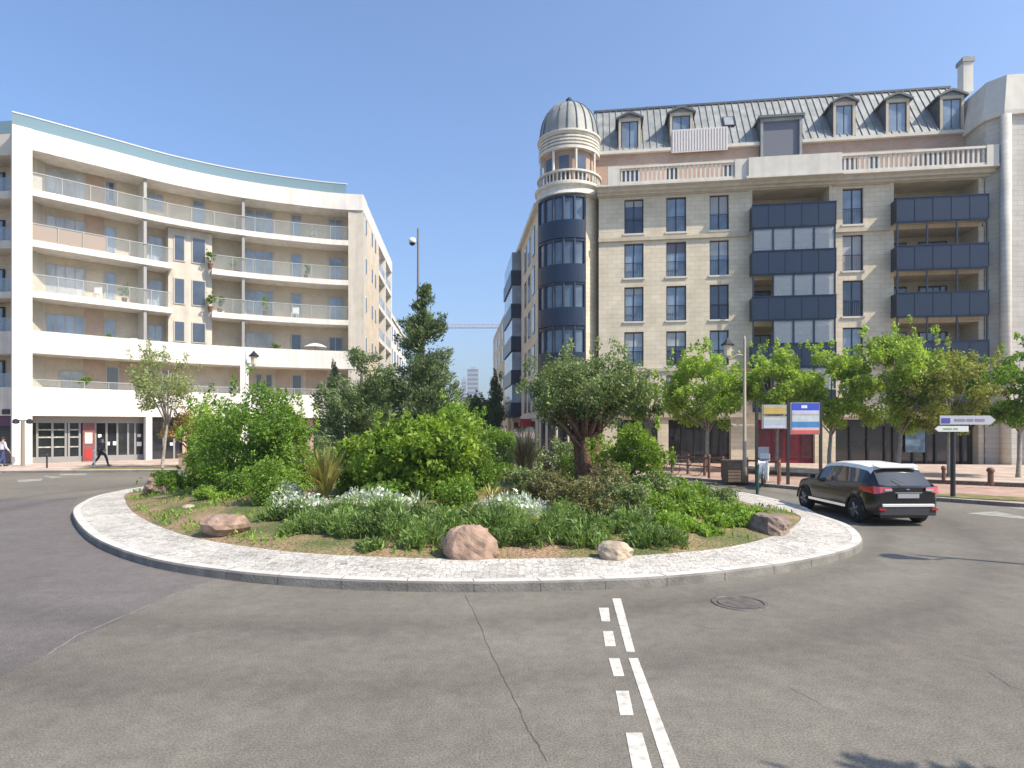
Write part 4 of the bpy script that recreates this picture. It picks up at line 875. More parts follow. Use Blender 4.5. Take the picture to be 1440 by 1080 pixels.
mb = MB(); mb.box(lx(1278), lx(1306), .42, .48, .9, 2.4); mb.build('shop_poster', mat('blue_poster', (.12, .20, .26), .4, noise=.4), RB)
mb = MB(); mb.box(xw0-.05, LEN, -.12, 0, 15.0-.35, 15.0-.12); mb.box(xw0-.05, LEN, -.10, 0, 6.15, 6.32); mb.box(xw0-.05, LEN, -.14, 0, 3.15, 3.4)
# the courses stop at the loggias
mb2 = MB()
for z0, z1, d in ((14.66, 14.9, .12), (6.1, 6.3, .09), (3.1, 3.4, .14), (17.55, 17.75, .10)):
    for a, b in ((xw0-.02, g0-.25), (g1+.25, g2-.25), (g3+.2, LEN)): mb2.box(a, b, -d, -.002, z0, z1)
build_each(mb2, 'string_course', M_stonep, RB)
# windows
fr = None
variants = [M_glass, M_glassb, M_glass, M_glassb, M_glass]
def make_window(wd, ht, gm, shut):
    f = MB(); t = .07
    f.box(0, wd, 0, .07, 0, t); f.box(0, wd, 0, .07, ht-t, ht); f.box(0, t, 0, .07, t, ht-t); f.box(wd-t, wd, 0, .07, t, ht-t); f.box(wd/2-.035, wd/2+.035, -.005, .07, t, ht-t)
    o = f.build('window', M_navy, RB); p = MB().box(t, wd/2-.035, .03, .05, t, ht-t).box(wd/2+.035, wd-t, .03, .05, t, ht-t).build('pane', gm, o)
    if shut: MB().box(t, wd-t, .006, .026, ht*(1-shut), ht-t).build('shutter', (M_shut, M_blind, M_curt)[int(shut*20) % 3], o)
    r = MB(); 
    for k in range(11): r.box(.02+k*(wd-.04)/10-.008, .02+k*(wd-.04)/10+.008, -.16, -.145, .05, .95)
    r.box(0, wd, -.17, -.135, .95, .99); r.build('guard_rail', M_navy, o); MB().box(-.08, wd+.08, -.24, -.0, -.12, -.002).build('sill', M_stonew, o)
    return o
rr = random.Random(3); cache = {}
for a, b, z0, z1 in wins:
    key = (rr.choice([0, 1, 1]), rr.choice([0, 0, .3, .5, .2, .42, .95])); o = make_window(b-a, z1-z0, (M_glass, M_glassb)[key[0]], key[1]); o.location = (a, .17, z0)
# loggia doors and windows behind
for i, z in enumerate(RF):
    for a, b in ((g0, g1), (g2, g3)):
        for u0, u1, h0, h1 in ((.3, 1.6, 0, 2.15), (2.3, 4.0, .0, 2.15)):
            o = MB().box(a+u0, a+u1, 1.84, 1.9, z+h0, z+h1).build('balcony_door', M_navy, RB); MB().box(a+u0+.08, a+(u0+u1)/2-.03, 1.82, 1.84, z+h0+.08, z+h1-.08).box(a+(u0+u1)/2+.03, a+u1-.08, 1.82, 1.84, z+h0+.08, z+h1-.08).build('pane', M_glass if (i+int(a)) % 2 else M_glassb, o)
# navy balconies and glazed verandas
for gi, (a, b) in enumerate(((g0, g1), (g2, g3))):
    for i, z in enumerate(RF[:4]):
        x0, x1, pr = a-.18, b+.12, .75
        p = MB().box(x0, x1, -pr-.05, -pr, z-.2, z+1.2).box(x0, x0+.05, -pr, -.002, z-.2, z+1.2).box(x1-.05, x1, -pr, -.002, z-.2, z+1.2)
        k = int((x1-x0)/.95)
        for q in range(k+1): xx = x0+(x1-x0)*q/k; p.box(xx-.02, xx+.02, -pr-.07, -pr-.052, z-.2, z+1.2)
        p.box(x0-.03, x1+.03, -pr-.09, -pr+.02, z+1.2, z+1.25)
        pn = p.build('balcony', M_navy, RB)
        MB().box(x0+.06, x1-.06, -pr, 1.88, z-.2, z-.07).build('balcony_floor', M_stonep, pn)
        zb, zt = (RF[i+1]+1.25, z-.2) if i < 3 else (RF[4]+1.25, z-.2)
        vf = MB(); npost = 5 if gi == 0 else 4
        for q in range(npost):
            xx = x0+.05+(x1-x0-.1)*q/(npost-1); vf.box(xx-.045, xx+.045, -pr-.02, -pr+.06, zb, zt)
        vf.box(x0, x1, -pr-.02, -pr+.06, zt-.10, zt-.002); vo = vf.build('veranda_frame', M_navy, RB)
        if gi == 0 or i == 0:
            g = MB(); 
            for q in range(npost-1):
                if (q*3+i*5+gi) % 5 == 0 and i > 0: continue
                xx = x0+.05+(x1-x0-.1)*q/(npost-1); xn = x0+.05+(x1-x0-.1)*(q+1)/(npost-1); g.box(xx+.05, xn-.05, -pr+.01, -pr+.03, zb, zt-.11)
            if i != 0 or gi == 0: g.build('veranda_glass', M_verg, vo)
    o = MB().box(a-.18, b+.12, -.80, -.75, RF[4]-.2, RF[4]+1.2).build('balcony', M_navy, RB)
    # stone jambs of the top loggia
# cornice and balustraded terrace
TZ = 18.0
mb = MB(); mb.box(xw0-.2, LEN+.4, -.85, 2.2, TZ, TZ+.12); mb.box(xw0-.1, LEN+.4, -.5, -.001, TZ-.2, TZ); mb.box(xw0-.1, LEN+.4, -.2, -.0012, TZ-.34, TZ-.2); 
mb.box(g0-.6, g1+.5, -1.05, -.851, TZ-.02, TZ+.12)
mb.build('cornice', M_stonew, RB)
bl = MB(); B0 = TZ+.12; B1 = TZ+1.25
def baluster_run(a, b, y):
    bl.box(a, b, y-.1, y+.1, B0, B0+.14); bl.box(a, b, y-.13, y+.13, B1-.14, B1)
    k = int((b-a)/.27)
    for i in range(k): xx = a+(i+.5)*(b-a)/k; bl.box(xx-.055, xx+.055, y-.055, y+.055, B0+.14, B1-.14)
def solid(a, b, y, ext=.04): bl.box(a, b, y-.11-ext, y+.11, B0, B1+.03)
ye = -.70
solid(lx(855, ye), lx(871, ye), ye); baluster_run(lx(871, ye), lx(1033, ye), ye); solid(lx(1033, ye), lx(1062, ye), ye); 
bl.box(g0-.45, g1+.4, -1.0, -.83, B0, B1+.03); bl.box(g0-.45, g0-.28, -.83, -.6, B0, B1+.03); bl.box(g1+.23, g1+.4, -.83, -.6, B0, B1+.03)
baluster_run(lx(1178, ye), lx(1386, ye), ye); solid(lx(1386, ye), LEN+.35, ye); bl.box(LEN+.17, LEN+.35, ye+.12, 1.2, B0, B1)
bl.box(lx(855, ye), lx(855, ye)+.2, ye+.12, 1.9, B0, B1)
bl.build('balustrade', M_stonew, RB)
# brick attic storey set back
AY = 1.9; AZ = 21.2
ah = [(lx(p0, AY), lx(p1, AY), 18.2, 20.1) for p0, p1 in ((872, 898), (938, 952), (1015, 1040), (1175, 1205), (1222, 1236), (1300, 1330))]
mb = MB(); wall_holes(mb, lx(838, AY), LEN+.3, TZ+.1, AZ, AY, ah, .15); mb.build('attic_wall', M_brick, RB)
for h in ah: 
    o = MB().box(h[0], h[1], AY+.1, AY+.15, h[2], h[3]).build('attic_window', M_dark, RB); MB().box(h[0]+.08, h[1]-.08, AY+.08, AY+.098, h[2]+.08, h[3]-.08).build('pane', M_glass, o)
mb = MB(); mb.box(lx(838, AY), LEN+.3, AY-.25, AY+.1, AZ, AZ+.2); mb.build('eaves', M_stonew, RB)
# mansard roof: steep zinc slope with standing seams
EY = AY-.15; EZ = AZ+.2; RY = EY+2.7; RZ = 25.5; XA = lx(836, AY); XB = LEN+.4
mb = MB(); mb.add([(XA, EY, EZ), (XB, EY, EZ), (XB, RY, RZ), (XA, RY, RZ), (XB, RY+7, RZ+.5), (XA, RY+7, RZ+.5), (XA, RY+7, EZ), (XB, RY+7, EZ)], [(0, 1, 2, 3), (3, 2, 4, 5), (0, 3, 5, 6), (1, 7, 4, 2)])
mb.add([(XA, EY+.1, TZ), (XA, EY+.1, EZ), (XA, 10, EZ), (XA, 10, TZ)], [(0, 1, 2, 3)])
sv = Vector((0, RY-EY, RZ-EZ)); nv = Vector((0, -sv.z, sv.y)).normalized()
k = int((XB-XA)/.45)
for i in range(k):
    x = XA+.2+i*(XB-XA)/k; a = Vector((x, EY, EZ)); b = Vector((x, RY, RZ)); q = nv*.06; s = Vector((.018, 0, 0))
    mb.add([a-s, a+s, b+s, b-s, a-s+q, a+s+q, b+s+q, b-s+q], [(0, 1, 5, 4), (3, 7, 6, 2), (4, 5, 6, 7), (0, 4, 7, 3), (1, 2, 6, 5)])
rf = mb.build('roof', M_zinc, RB)
mb = MB().box(XA-.05, XB+.05, RY-.1, RY+.25, RZ-.02, RZ+.12); mb.build('ridge_flashing', M_zincd, rf)
def dormer(px0, px1, yb, yt, style=0):
    y0 = EY+.05; a, b = lx(px0, y0), lx(px1, y0); zb = EZ-.05 if style != 2 else TZ+.15; zt = lz(yt, (a+b)/2, y0); 
    if style == 2: y0 = EY-.25; 
    fw = .16; yb_ = RY+.3; r = empty_part('dormer')
    body = MB()
    body.box(a, a+fw, y0, y0+.35, zb, zt); body.box(b-fw, b, y0, y0+.35, zb, zt); body.box(a+fw, b-fw, y0, y0+.35, zt-.2, zt); body.box(a+fw, b-fw, y0+.001, y0+.35, zb, zb+.15)
    body.build('surround', M_stonep if style != 2 else M_zinc, r)
    MB().box(a-.02, a-.001, y0+.02, yb_, zb, zt).box(b+.001, b+.02, y0+.02, yb_, zb, zt).build('cheek', M_zincd, r)
    MB().box(a+fw, b-fw, y0+.14, y0+.2, zb+.15, zt-.2).build('frame', M_navy if style != 2 else M_shut, r)
    if style != 2: MB().box(a+fw+.06, (a+b)/2-.03, y0+.11, y0+.138, zb+.2, zt-.26).box((a+b)/2+.03, b-fw-.06, y0+.11, y0+.138, zb+.2, zt-.26).build('pane', M_glassb, r)
    if style == 0:      # segmental curved roof
        m = 10; vs = []; w2 = (b-a)/2+.2; cx = (a+b)/2
        for k in range(m+1):
            t = -1+2*k/m; z = zt+.40*(1-abs(t)**1.35)
            vs += [(cx+t*w2, y0-.15, z), (cx+t*w2, yb_, z), (cx+t*w2, y0-.15, z-.14 if abs(t) < 1 else z-.1), (cx+t*w2, yb_, z-.14)]
        fs = []
        for k in range(m): i = 4*k; fs += [(i, i+4, i+5, i+1), (i+2, i+3, i+7, i+6), (i, i+2, i+6, i+4)]
        fs += [(0, 1, 3, 2), (4*m, 4*m+2, 4*m+3, 4*m+1)]
        MB().add(vs, fs).build('dormer_roof', M_zincd, r)
        tv = [(cx+t*w2*.96, y0+.03, zt+.34*(1-abs(t)**1.35)) for t in [-1+2*k/m for k in range(m+1)]]; MB().add(tv+[(a, y0+.03, zt-.02), (b, y0+.03, zt-.02)], [tuple(range(m+1))+(m+2, m+1)]).build('tympanum', M_zinc, r)
    else: MB().box(a-.15, b+.15, y0-.12, yb_, zt, zt+.16).build('dormer_roof', M_zincd, r)
    return r
def empty_part(name): o = bpy.data.objects.new(name, None); COL.objects.link(o); o.parent = RB; return o
for q in ((870, 901, 208, 166, 0), (942, 974, 200, 158, 0), (1172, 1203, 190, 143, 0), (1246, 1279, 187, 139, 0), (1322, 1356, 184, 134, 0), (1068, 1126, 222, 168, 2)): dormer(*q)
# screen on the roof edge and a roof window
mb = MB(); a, b = lx(944, EY), lx(1023, EY); mb.box(a, b, EY-.12, EY-.06, EZ-.4, EZ+1.15); 
for k in range(20): xx = a+(b-a)*(k+.5)/20; mb.box(xx-.02, xx+.02, EY-.15, EY-.121, EZ-.3, EZ+1.1)
mb.build('terrace_screen', mat('pale_screen', (.62, .58, .55), .7), RB)
a = lx(1018, EY+1); f = .52; 
fw_ = MB(); T = Matrix.Translation((a, EY+(RY-EY)*f, EZ+(RZ-EZ)*f)) @ Matrix.Rotation(math.atan2(sv.z, sv.y), 4, 'X')
fw_.box(0, .75, -.55, .55, .03, .12, T); o = fw_.build('roof_window', M_dark, RB); MB().box(.08, .67, -.47, .47, .121, .13, T).build('pane', M_curt, o)
# chimneys
cxx = lx(1350, RY+1); MB().box(cxx, cxx+.62, RY+.6, RY+1.3, RZ, lz(92, cxx, RY+1)).build('chimney', M_stonew, RB)
MB().box(cxx-.08, cxx+.70, RY+.52, RY+1.38, lz(92, cxx, RY+1), lz(86, cxx, RY+1)).box(cxx+.1, cxx+.5, RY+.8, RY+1.1, lz(86, cxx, RY+1), lz(82, cxx, RY+1)).build('chimney_cap', M_zinc, RB)
cxx = lx(915, RY+1); MB().box(cxx-.15, cxx+.2, RY+.6, RY+1.0, RZ, RZ+.5).box(cxx+.3, cxx+.8, RY+.6, RY+1.0, RZ, RZ+.35).build('chimney', M_zinc, RB)
MB().lathe([(.12, 0), (.14, .45), (.22, .46), (.02, .62)], (cxx-.3, RY+.8, RZ), 10).build('roof_vent', M_dark, RB)
# turret
tcx, tcy = loc_(3.95, 42.35); TR = 2.08
def tz(py): return CAMH+(HY-py)/F*41.0
M_bay = M_navy
a0 = math.pi*.55-th; 
mb = MB(); mb.lathe([(TR, 0), (TR, tz(275))], (tcx, tcy, 0), 48); tw = mb.build('turret_wall', M_stone, RB, True)
# rounded glazed bay on the corner
ang0, ang1 = math.radians(208), math.radians(300)
fr = MB(); gl = MB(); pan = MB()
for k in range(6):
    t = ang0+(ang1-ang0)*k/5; c, s = math.cos(t), math.sin(t); rad = TR+.14
    fr.tube([(tcx+c*rad, tcy+s*rad, 3.2), (tcx+c*rad, tcy+s*rad, tz(282))], .10, 6)
for z in RF[:5]:
    pan.lathe([(TR+.02, z-.25), (TR+.26, z-.25), (TR+.26, z+.95), (TR+.02, z+.95)], (tcx, tcy, 0), 16, ang0, ang1)
    gl.lathe([(TR+.08, z+.95), (TR+.08, z+2.45)], (tcx, tcy, 0), 16, ang0, ang1)
    fr.lathe([(TR+.05, z+2.45), (TR+.2, z+2.45), (TR+.2, z+2.62), (TR+.05, z+2.62)], (tcx, tcy, 0), 16, ang0, ang1)
bf = fr.build('corner_bay', M_navy, RB); build_each(pan, 'bay_panel', M_navy, bf); build_each(gl, 'pane', glass('bay_glass', (0.09, 0.125, 0.17)), bf)
mb = MB(); z1, z2, z3 = tz(278), tz(262), tz(244)
mb.lathe([(TR-.05, z1-.1), (TR+.28, z1), (TR+.22, z1+.2), (TR+.12, z1+.25), (TR+.12, z2-.25), (TR+.3, z2-.15), (TR+.3, z2), (.2, z2)], (tcx, tcy, 0), 48); mb.build('turret_cornice', M_stonew, RB, False)
MB().lathe([(TR+.03, .15), (TR+.03, 2.95)], (tcx, tcy, 0), 24, R(185), R(292)).build('turret_shop_glazing', M_shopg, RB)
mb = MB()
for t_ in (186, 207, 228, 250, 271, 292): mb.tube([(tcx+math.cos(R(t_))*(TR+.05), tcy+math.sin(R(t_))*(TR+.05), .1), (tcx+math.cos(R(t_))*(TR+.05), tcy+math.sin(R(t_))*(TR+.05), 3.0)], .09, 6)
build_each(mb, 'turret_shop_mullion', M_stonep, RB)
mb = MB(); mb.lathe([(TR+.1, z2), (TR+.1, z2+.14), (TR-.08, z2+.14)], (tcx, tcy, 0), 48); mb.lathe([(TR-.1, z3-.12), (TR+.14, z3-.12), (TR+.14, z3), (TR-.1, z3), (TR-.1, z3-.12)], (tcx, tcy, 0), 48)
for k in range(46): t = 2*math.pi*k/46; mb.tube([(tcx+math.cos(t)*TR, tcy+math.sin(t)*TR, z2+.13), (tcx+math.cos(t)*TR, tcy+math.sin(t)*TR, z3-.12)], .055, 5)
mb.build('turret_balustrade', M_stonew, RB)
mb = MB(); mb.lathe([(TR-.34, z2), (TR-.34, tz(214))], (tcx, tcy, 0), 36); core = mb.build('turret_loggia_wall', M_brick, RB, True)
for tdeg in (225, 262, 300):
    t = math.radians(tdeg); Mx = Matrix.Translation((tcx+math.cos(t)*(TR-.34), tcy+math.sin(t)*(TR-.34), 0)) @ Matrix.Rotation(t+math.pi/2, 4, 'Z')
    MB().box(-.32, .32, -.08, .05, z2+.1, z3+1.05, Mx).build('loggia_door', M_glass, core)
mb = MB()
for tdeg in range(196, 556, 45): t = math.radians(tdeg); mb.tube([(tcx+math.cos(t)*(TR-.1), tcy+math.sin(t)*(TR-.1), z3), (tcx+math.cos(t)*(TR-.1), tcy+math.sin(t)*(TR-.1), tz(214))], .09, 10)
build_each(mb, 'turret_column', M_stonew, RB)
z4, z5 = tz(214), tz(188); prof = [(TR-.6, z4), (TR+.02, z4), (TR+.02, z4+.2)]
nr = 4; hh = (z5-z4-.35)/nr
for i in range(nr): zz = z4+.2+i*hh; prof += [(TR-.12, zz+.03), (TR-.12, zz+hh*.45), (TR+.02, zz+hh*.5), (TR+.02, zz+hh)]
prof += [(TR+.12, z5-.12), (TR+.12, z5), (TR-.3, z5+.02)]
MB().lathe(prof, (tcx, tcy, 0), 48).build('turret_drum', M_stonew, RB)
DZ = tz(133); dr = TR-.06; pr = [(dr+.06, z5+.0), (dr+.04, z5+.1)]
for k in range(1, 13): t = k/12*math.pi/2; pr.append((dr*math.cos(t)**.85 if k < 12 else .02, z5+.1+(DZ-z5-.1)*math.sin(t)))
dm = MB().lathe(pr, (tcx, tcy, 0), 40).build('dome', M_zinc, RB, True)
ribs = MB()
for k in range(20):
    t = 2*math.pi*k/20; ribs.tube([(tcx+math.cos(t)*(r_+.02), tcy+math.sin(t)*(r_+.02), z_) for r_, z_ in pr[1:]], .045, 5)
ribs.build('dome_rib', M_zincd, dm)
MB().lathe([(.24, DZ-.05), (.12, DZ+.10), (.22, DZ+.2), (.22, DZ+.36), (.03, DZ+.55)], (tcx, tcy, 0), 12).build('finial', M_dark, dm)
# street side of the stone building
q0 = loc_(1.9, 42.6); q1 = loc_(-0.05, 62.0); SV = Strip([q1, q0], False)
mb = MB(); SV.block(mb, 0, SV.L-.6, 0, 6, 0, 17.9, 40); mb.build('side_wall', M_stone, RB)
mb = MB(); SV.block(mb, 0, SV.L-.6, -.3, 6, 17.9, 18.3, 40); SV.block(mb, 0, SV.L-.6, -.1, .0, 3.1, 3.4, 40); build_each(mb, 'side_cornice', M_stonew, RB)
mb = MB(); SV.block(mb, 1, SV.L-1.4, 1.2, 6, 18.3, 20.8, 40); mb.build('side_attic', M_zincd, RB)
for t in (SV.L-3.4, SV.L-6.0, SV.L-8.4):
    for z in RF[:5]: 
        mb = MB(); SV.block(mb, t, t+1.2, -.03, .1, z, z+2.1); o = mb.build('window', M_navy, RB); mb = MB(); SV.block(mb, t+.1, t+1.1, -.05, -.03, z+.1, z+2.0); mb.build('pane', M_glassb, o)
for z in RF[:5]:
    mb = MB(); SV.block(mb, 1.0, 8.6, -.9, -.02, z-.25, z+1.0); mb.build('side_balcony', M_navy, RB)
    mb = MB(); SV.block(mb, 1.1, 8.5, -.8, -.02, z+1.0, z+2.6); mb.build('side_veranda', M_glassb, RB)
mb = MB(); SV.block(mb, 3, SV.L-2, -.05, .0, .2, 2.9); mb.build('side_shop_glazing', M_shopg, RB)
mb = MB(); SV.block(mb, SV.L-5, SV.L-4.2, -.9, -.02, 2.5, 3.1); mb.build('blade_sign', M_red, RB)
# adjoining taller stone block at the right edge of the view
p1 = Vector((28.75, 37.19)); p2 = Vector((29.35, 36.35)); p3 = Vector((33.2, 35.85)); 
EB = empty('end_stone_building', (p1.x, p1.y, 0), 'tall pale stone block with zinc roof edge at the right of the view', 'building')
def e_(p): return (p.x-p1.x, p.y-p1.y)
poly = [e_(p1+Vector((.4, 3))), e_(p1), e_(p2), e_(p3), e_(p3+Vector((6, -.9))), e_(Vector((42, 45))), e_(Vector((31, 46)))]
MB().prism(poly, 0, 21.0).build('wall', M_stone2, EB)
r0 = MB(); n_ = len(poly); cc = Vector((sum(p[0] for p in poly)/n_, sum(p[1] for p in poly)/n_)); pin = [tuple(Vector(p).lerp(cc, .045)) for p in poly]; po = [tuple(Vector(p)+(Vector(p)-cc).normalized()*.25) for p in poly]
r0.add([(*p, 21.0) for p in po]+[(*p, 21.25) for p in po]+[(*p, 23.5) for p in pin], [(i, (i+1) % n_, n_+(i+1) % n_, n_+i) for i in range(n_)]+[(n_+i, n_+(i+1) % n_, 2*n_+(i+1) % n_, 2*n_+i) for i in range(n_)]+[tuple(range(2*n_, 3*n_)), tuple(range(n_-1, -1, -1))]).build('roof', M_stonew, EB)
pc = e_(p2+Vector((-.05, -.05))); MB().tube([(pc[0], pc[1], 0), (pc[0], pc[1], 20.98)], .28, 14).build('corner_shaft', M_stone2, EB, True)
pp = e_(p2.lerp(p3, .55)); MB().box(pp[0]-.9, pp[0]+1.4, pp[1]-.15, pp[1]-.02, .1, 2.9).build('shop_glazing', M_shopg, EB)
# next building on the right side of the street
NB = empty('rounded_stone_building', (-.4, 63, 0), 'cream building with rounded top farther down the right side of the street', 'building')
mb = MB(); us = Strip([(-2.3, 24), (0, 0)], False); us.block(mb, 0, us.L, 0, 9, 0, 14.2, 30); mb.build('wall', M_stone, NB)
mb = MB()
for i in range(6):
    t = i/6*math.pi/2; us.block(mb, 0, us.L, .02+1.2*(1-math.cos(t)), 9, 14.2+1.5*math.sin(t)-.0, 14.2+1.5*math.sin(t+math.pi/12)+.12, 30)
mb.build('roof', M_stonep, NB)
for z in (1, 4, 7, 10, 12.4):
    for t in (2, 7, 12, 17, 21): mb = MB(); us.block(mb, t, t+1.3, -.04, .05, z, z+1.6); mb.build('window', M_glass, NB)

# ------------------------------------------------------------------ far skyline and crane
def tower(px0, px1, py, z, label, m, steps=0):
    w_ = (px1-px0)/F*z; h = H(py, z); o = empty('office_tower', (X((px0+px1)/2, z), z, 0), label, 'tower'); MB().box(-w_/2, w_/2, 0, w_*1.2, 0, h).build('facade', m, o)
    g = MB()
    for k in range(int(h/8)): g.box(-w_/2+1, w_/2-1, -.4, -.05, 6+k*8, 10+k*8)
    g.build('window_band', mat('tower_glass', (.12, .16, .2), .2), o); MB().box(-w_/4, w_/4, w_*.3, w_*.8, h, h+5).build('plant_room', m, o)
M_tow = mat('tower_cladding', (0.30, 0.34, 0.38), .6, noise=.1, nscale=.05)
tower(657, 673, 519, 1100, 'tallest pale glass tower on the far skyline', M_tow); tower(649, 656, 533, 1300, 'slim tower left of the tallest far tower', M_tow)
tower(634, 647, 548, 1200, 'broad lower tower at the left of the far skyline', M_tow); tower(672, 684, 560, 1000, 'short tower right of the tallest far tower', M_tow)
FBK = empty('distant_building', (X(640, 200), 200, 0), 'low pale building closing the far end of the street', 'building'); MB().box(-8, 12, 0, 14, 0, 11).build('wall', M_stonew, FBK)
g = MB()
for zz in (2, 5, 8): 
    for k in range(6): g.box(-7+k*3.2, -5.4+k*3.2, -.1, -.01, zz, zz+1.7)
g.build('window_band', M_glass, FBK)
cz_ = 330; jh = H(461, cz_); CR = empty('tower_crane', (X(735, cz_), cz_, 0), 'thin tower crane whose red jib crosses the sky above the street', 'crane')
def lattice(p0, p1, w_, r_, seg):
    mb = MB(); a = Vector(p0); b = Vector(p1); d = (b-a).normalized(); u = Vector((0, 1, 0)) if abs(d.y) < .9 else Vector((1, 0, 0)); v = d.cross(u).normalized()
    cs = [(-w_/2, 0), (w_/2, 0), (0, w_)] if abs(d.z) < .5 else [(-w_/2, -w_/2), (w_/2, -w_/2), (w_/2, w_/2), (-w_/2, w_/2)]
    if abs(d.z) < .5: v = Vector((0, 0, 1))
    k = max(2, int((b-a).length/seg)); m = len(cs)
    for c in cs: mb.tube([a+u*c[0]+v*c[1], b+u*c[0]+v*c[1]], r_, 4)
    for i in range(k):
        for j in range(m):
            c, e = cs[j], cs[(j+1) % m]; p = a.lerp(b, i/k); q = a.lerp(b, (i+1)/k); mb.tube([p+u*c[0]+v*c[1], q+u*e[0]+v*e[1]], r_*.6, 3)
    return mb
M_cr = mat('crane_red', (.40, .27, .25), .6)
lattice((0, 0, 0), (0, 0, jh+2), 2, .16, 3).build('mast', M_cr, CR); lattice((-50, 0, jh), (14, 0, jh), 1.8, .14, 2.4).build('jib', M_cr, CR); MB().box(9, 14, -1, 1, jh-3, jh).build('counterweight', M_grey, CR)

# ------------------------------------------------------------------ street furniture
def lantern(parent, p):
    x, y, z = p
    MB().lathe([(.06, z-.62), (.13, z-.55), (.19, z-.12), (.2, z-.1)], (x, y, 0), 6).build('lantern_glass', mat('lantern_glass', (.62, .56, .44), .2), parent)
    MB().lathe([(.28, z-.12), (.29, z-.08), (.14, z+.06), (.06, z+.14), (.02, z+.2)], (x, y, 0), 6).build('lantern_cap', M_dark, parent)
def lamp_post(loc, h, label, side=-1, m=M_pole, arm=.72):
    o = empty('street_lamp', loc, label, 'street lamp')
    MB().tube([(0, 0, 0), (0, 0, .9), (0, 0, .95), (0, 0, h+.15), (0, 0, h+.3)], [.13, .11, .08, .055, .02], 12).build('post', m, o, True)
    MB().tube([(0, 0, h-.55), (side*.3, 0, h-.5), (side*arm*.9, 0, h-.72), (side*arm, 0, h-.62)], .03, 8).build('arm', m, o)
    lantern(o, (side*arm, 0, h)); return o
lamp_post((X(1047, 26), 26, .12), 5.95, 'tall beige street lamp with a hanging lantern, behind the brown planter', -1)
lamp_post((X(346, 33.0), 33.0, .15), 6.25, 'street lamp whose lantern shows above the tall mid-green bush', 1, M_lgrey, .42)
lamp_post((12.95, 9.1, .02), 6.0, 'street lamp outside the right edge whose shadow crosses the road', -1)
tw = empty('street_lamp', (X(32, 37.2), 37.2, .12), 'short post with two dark lamp heads before the white pillar', 'street lamp')
MB().tube([(0, 0, 0), (0, 0, 2.75)], [.11, .09], 12).build('post', mat('taupe_metal', (.24, .21, .17), .5), tw); MB().tube([(-.4, 0, 2.75), (.4, 0, 2.75)], .03, 6).build('arm', M_dark, tw)
for s in (-1, 1): MB().lathe([(.05, 2.55), (.18, 2.6), (.16, 2.78), (.05, 2.86)], (s*.42, 0, 0), 10).build('lamp_head', M_dark, tw)
M_mast = mat('mast_grey', (.16, .17, .18), .5)
cc_ = empty('camera_mast', (X(588, 29.0), 29.0, .3), 'tall dark mast with a white dome camera rising behind the tall conifer', 'camera mast')
MB().tube([(0, 0, 0), (0, 0, 5), (0, 0, 11.6)], [.10, .075, .05], 10).build('post', M_mast, cc_); MB().tube([(0, 0, 10.95), (-.26, 0, 10.95)], .03, 6).build('arm', M_lgrey, cc_)
MB().lathe([(.02, .16), (.16, .12), (.17, -.08), (.1, -.1)], (-.28, 0, 11.0), 12).build('camera_housing', M_whitep, cc_, True); MB().lathe([(.14, -.06), (.12, -.17), (.02, -.22)], (-.28, 0, 11.0), 12).build('camera_dome', M_dark, cc_, True)
# twin poster board
zb = 25.2; pb = empty('poster_board', (X(1108, zb), zb, .12), 'tall board on dark posts with a blue, white and red poster at its right', 'sign board')
def bx(px): return (px-1108)/F*zb
for px in (1064, 1108, 1154): MB().box(bx(px)-.05, bx(px)+.05, -.05, .05, 0, H(563, zb)-.12).build('post', M_dark, pb)
def bz(py): return H(py, zb)-.12
def panel(a, b, y0, y1, cols, nm):
    f = MB().box(bx(a), bx(b), -.04, .04, bz(y1), bz(y0)).build(nm, M_grey, pb)
    for c0, c1, m in cols: MB().box(bx(a)+.06, bx(b)-.06, -.055, -.042, bz(c1), bz(c0)).build('poster_band', m, f)
def pm(n_, c): return mat(n_, c, .5, noise=.12, nscale=5)
panel(1071, 1106, 569, 583, [(570, 574, pm('grey_print', (.40, .36, .24))), (574.2, 582, pm('ochre_print', (.46, .32, .08)))], 'panel')
panel(1071, 1106, 585, 603, [(587, 592, pm('pale_print', (.42, .45, .42))), (592.2, 597, pm('blue_grey_print', (.36, .44, .52))), (597.2, 602, pm('lilac_print', (.46, .45, .52)))], 'panel')
panel(1111, 1153, 566, 611, [(567, 577, pm('blue_print', (.03, .07, .45))), (577.2, 582, pm('lilac_white_print', (.46, .48, .62))), (582.2, 584, pm('grey_line_print', (.4, .38, .36))), (584.2, 593, pm('white_print', (.44, .50, .50))), (593.2, 601, pm('light_blue_print', (.05, .2, .42))), (601.2, 605, pm('pink_print', (.6, .4, .42))), (605.2, 610, pm('red_print', (.55, .10, .08)))], 'panel')
MB().box(bx(1130)-.12, bx(1130)+.12, -.062, -.056, bz(574), bz(570)).build('emblem', pm('pale_emblem', (.6, .65, .75)), pb)
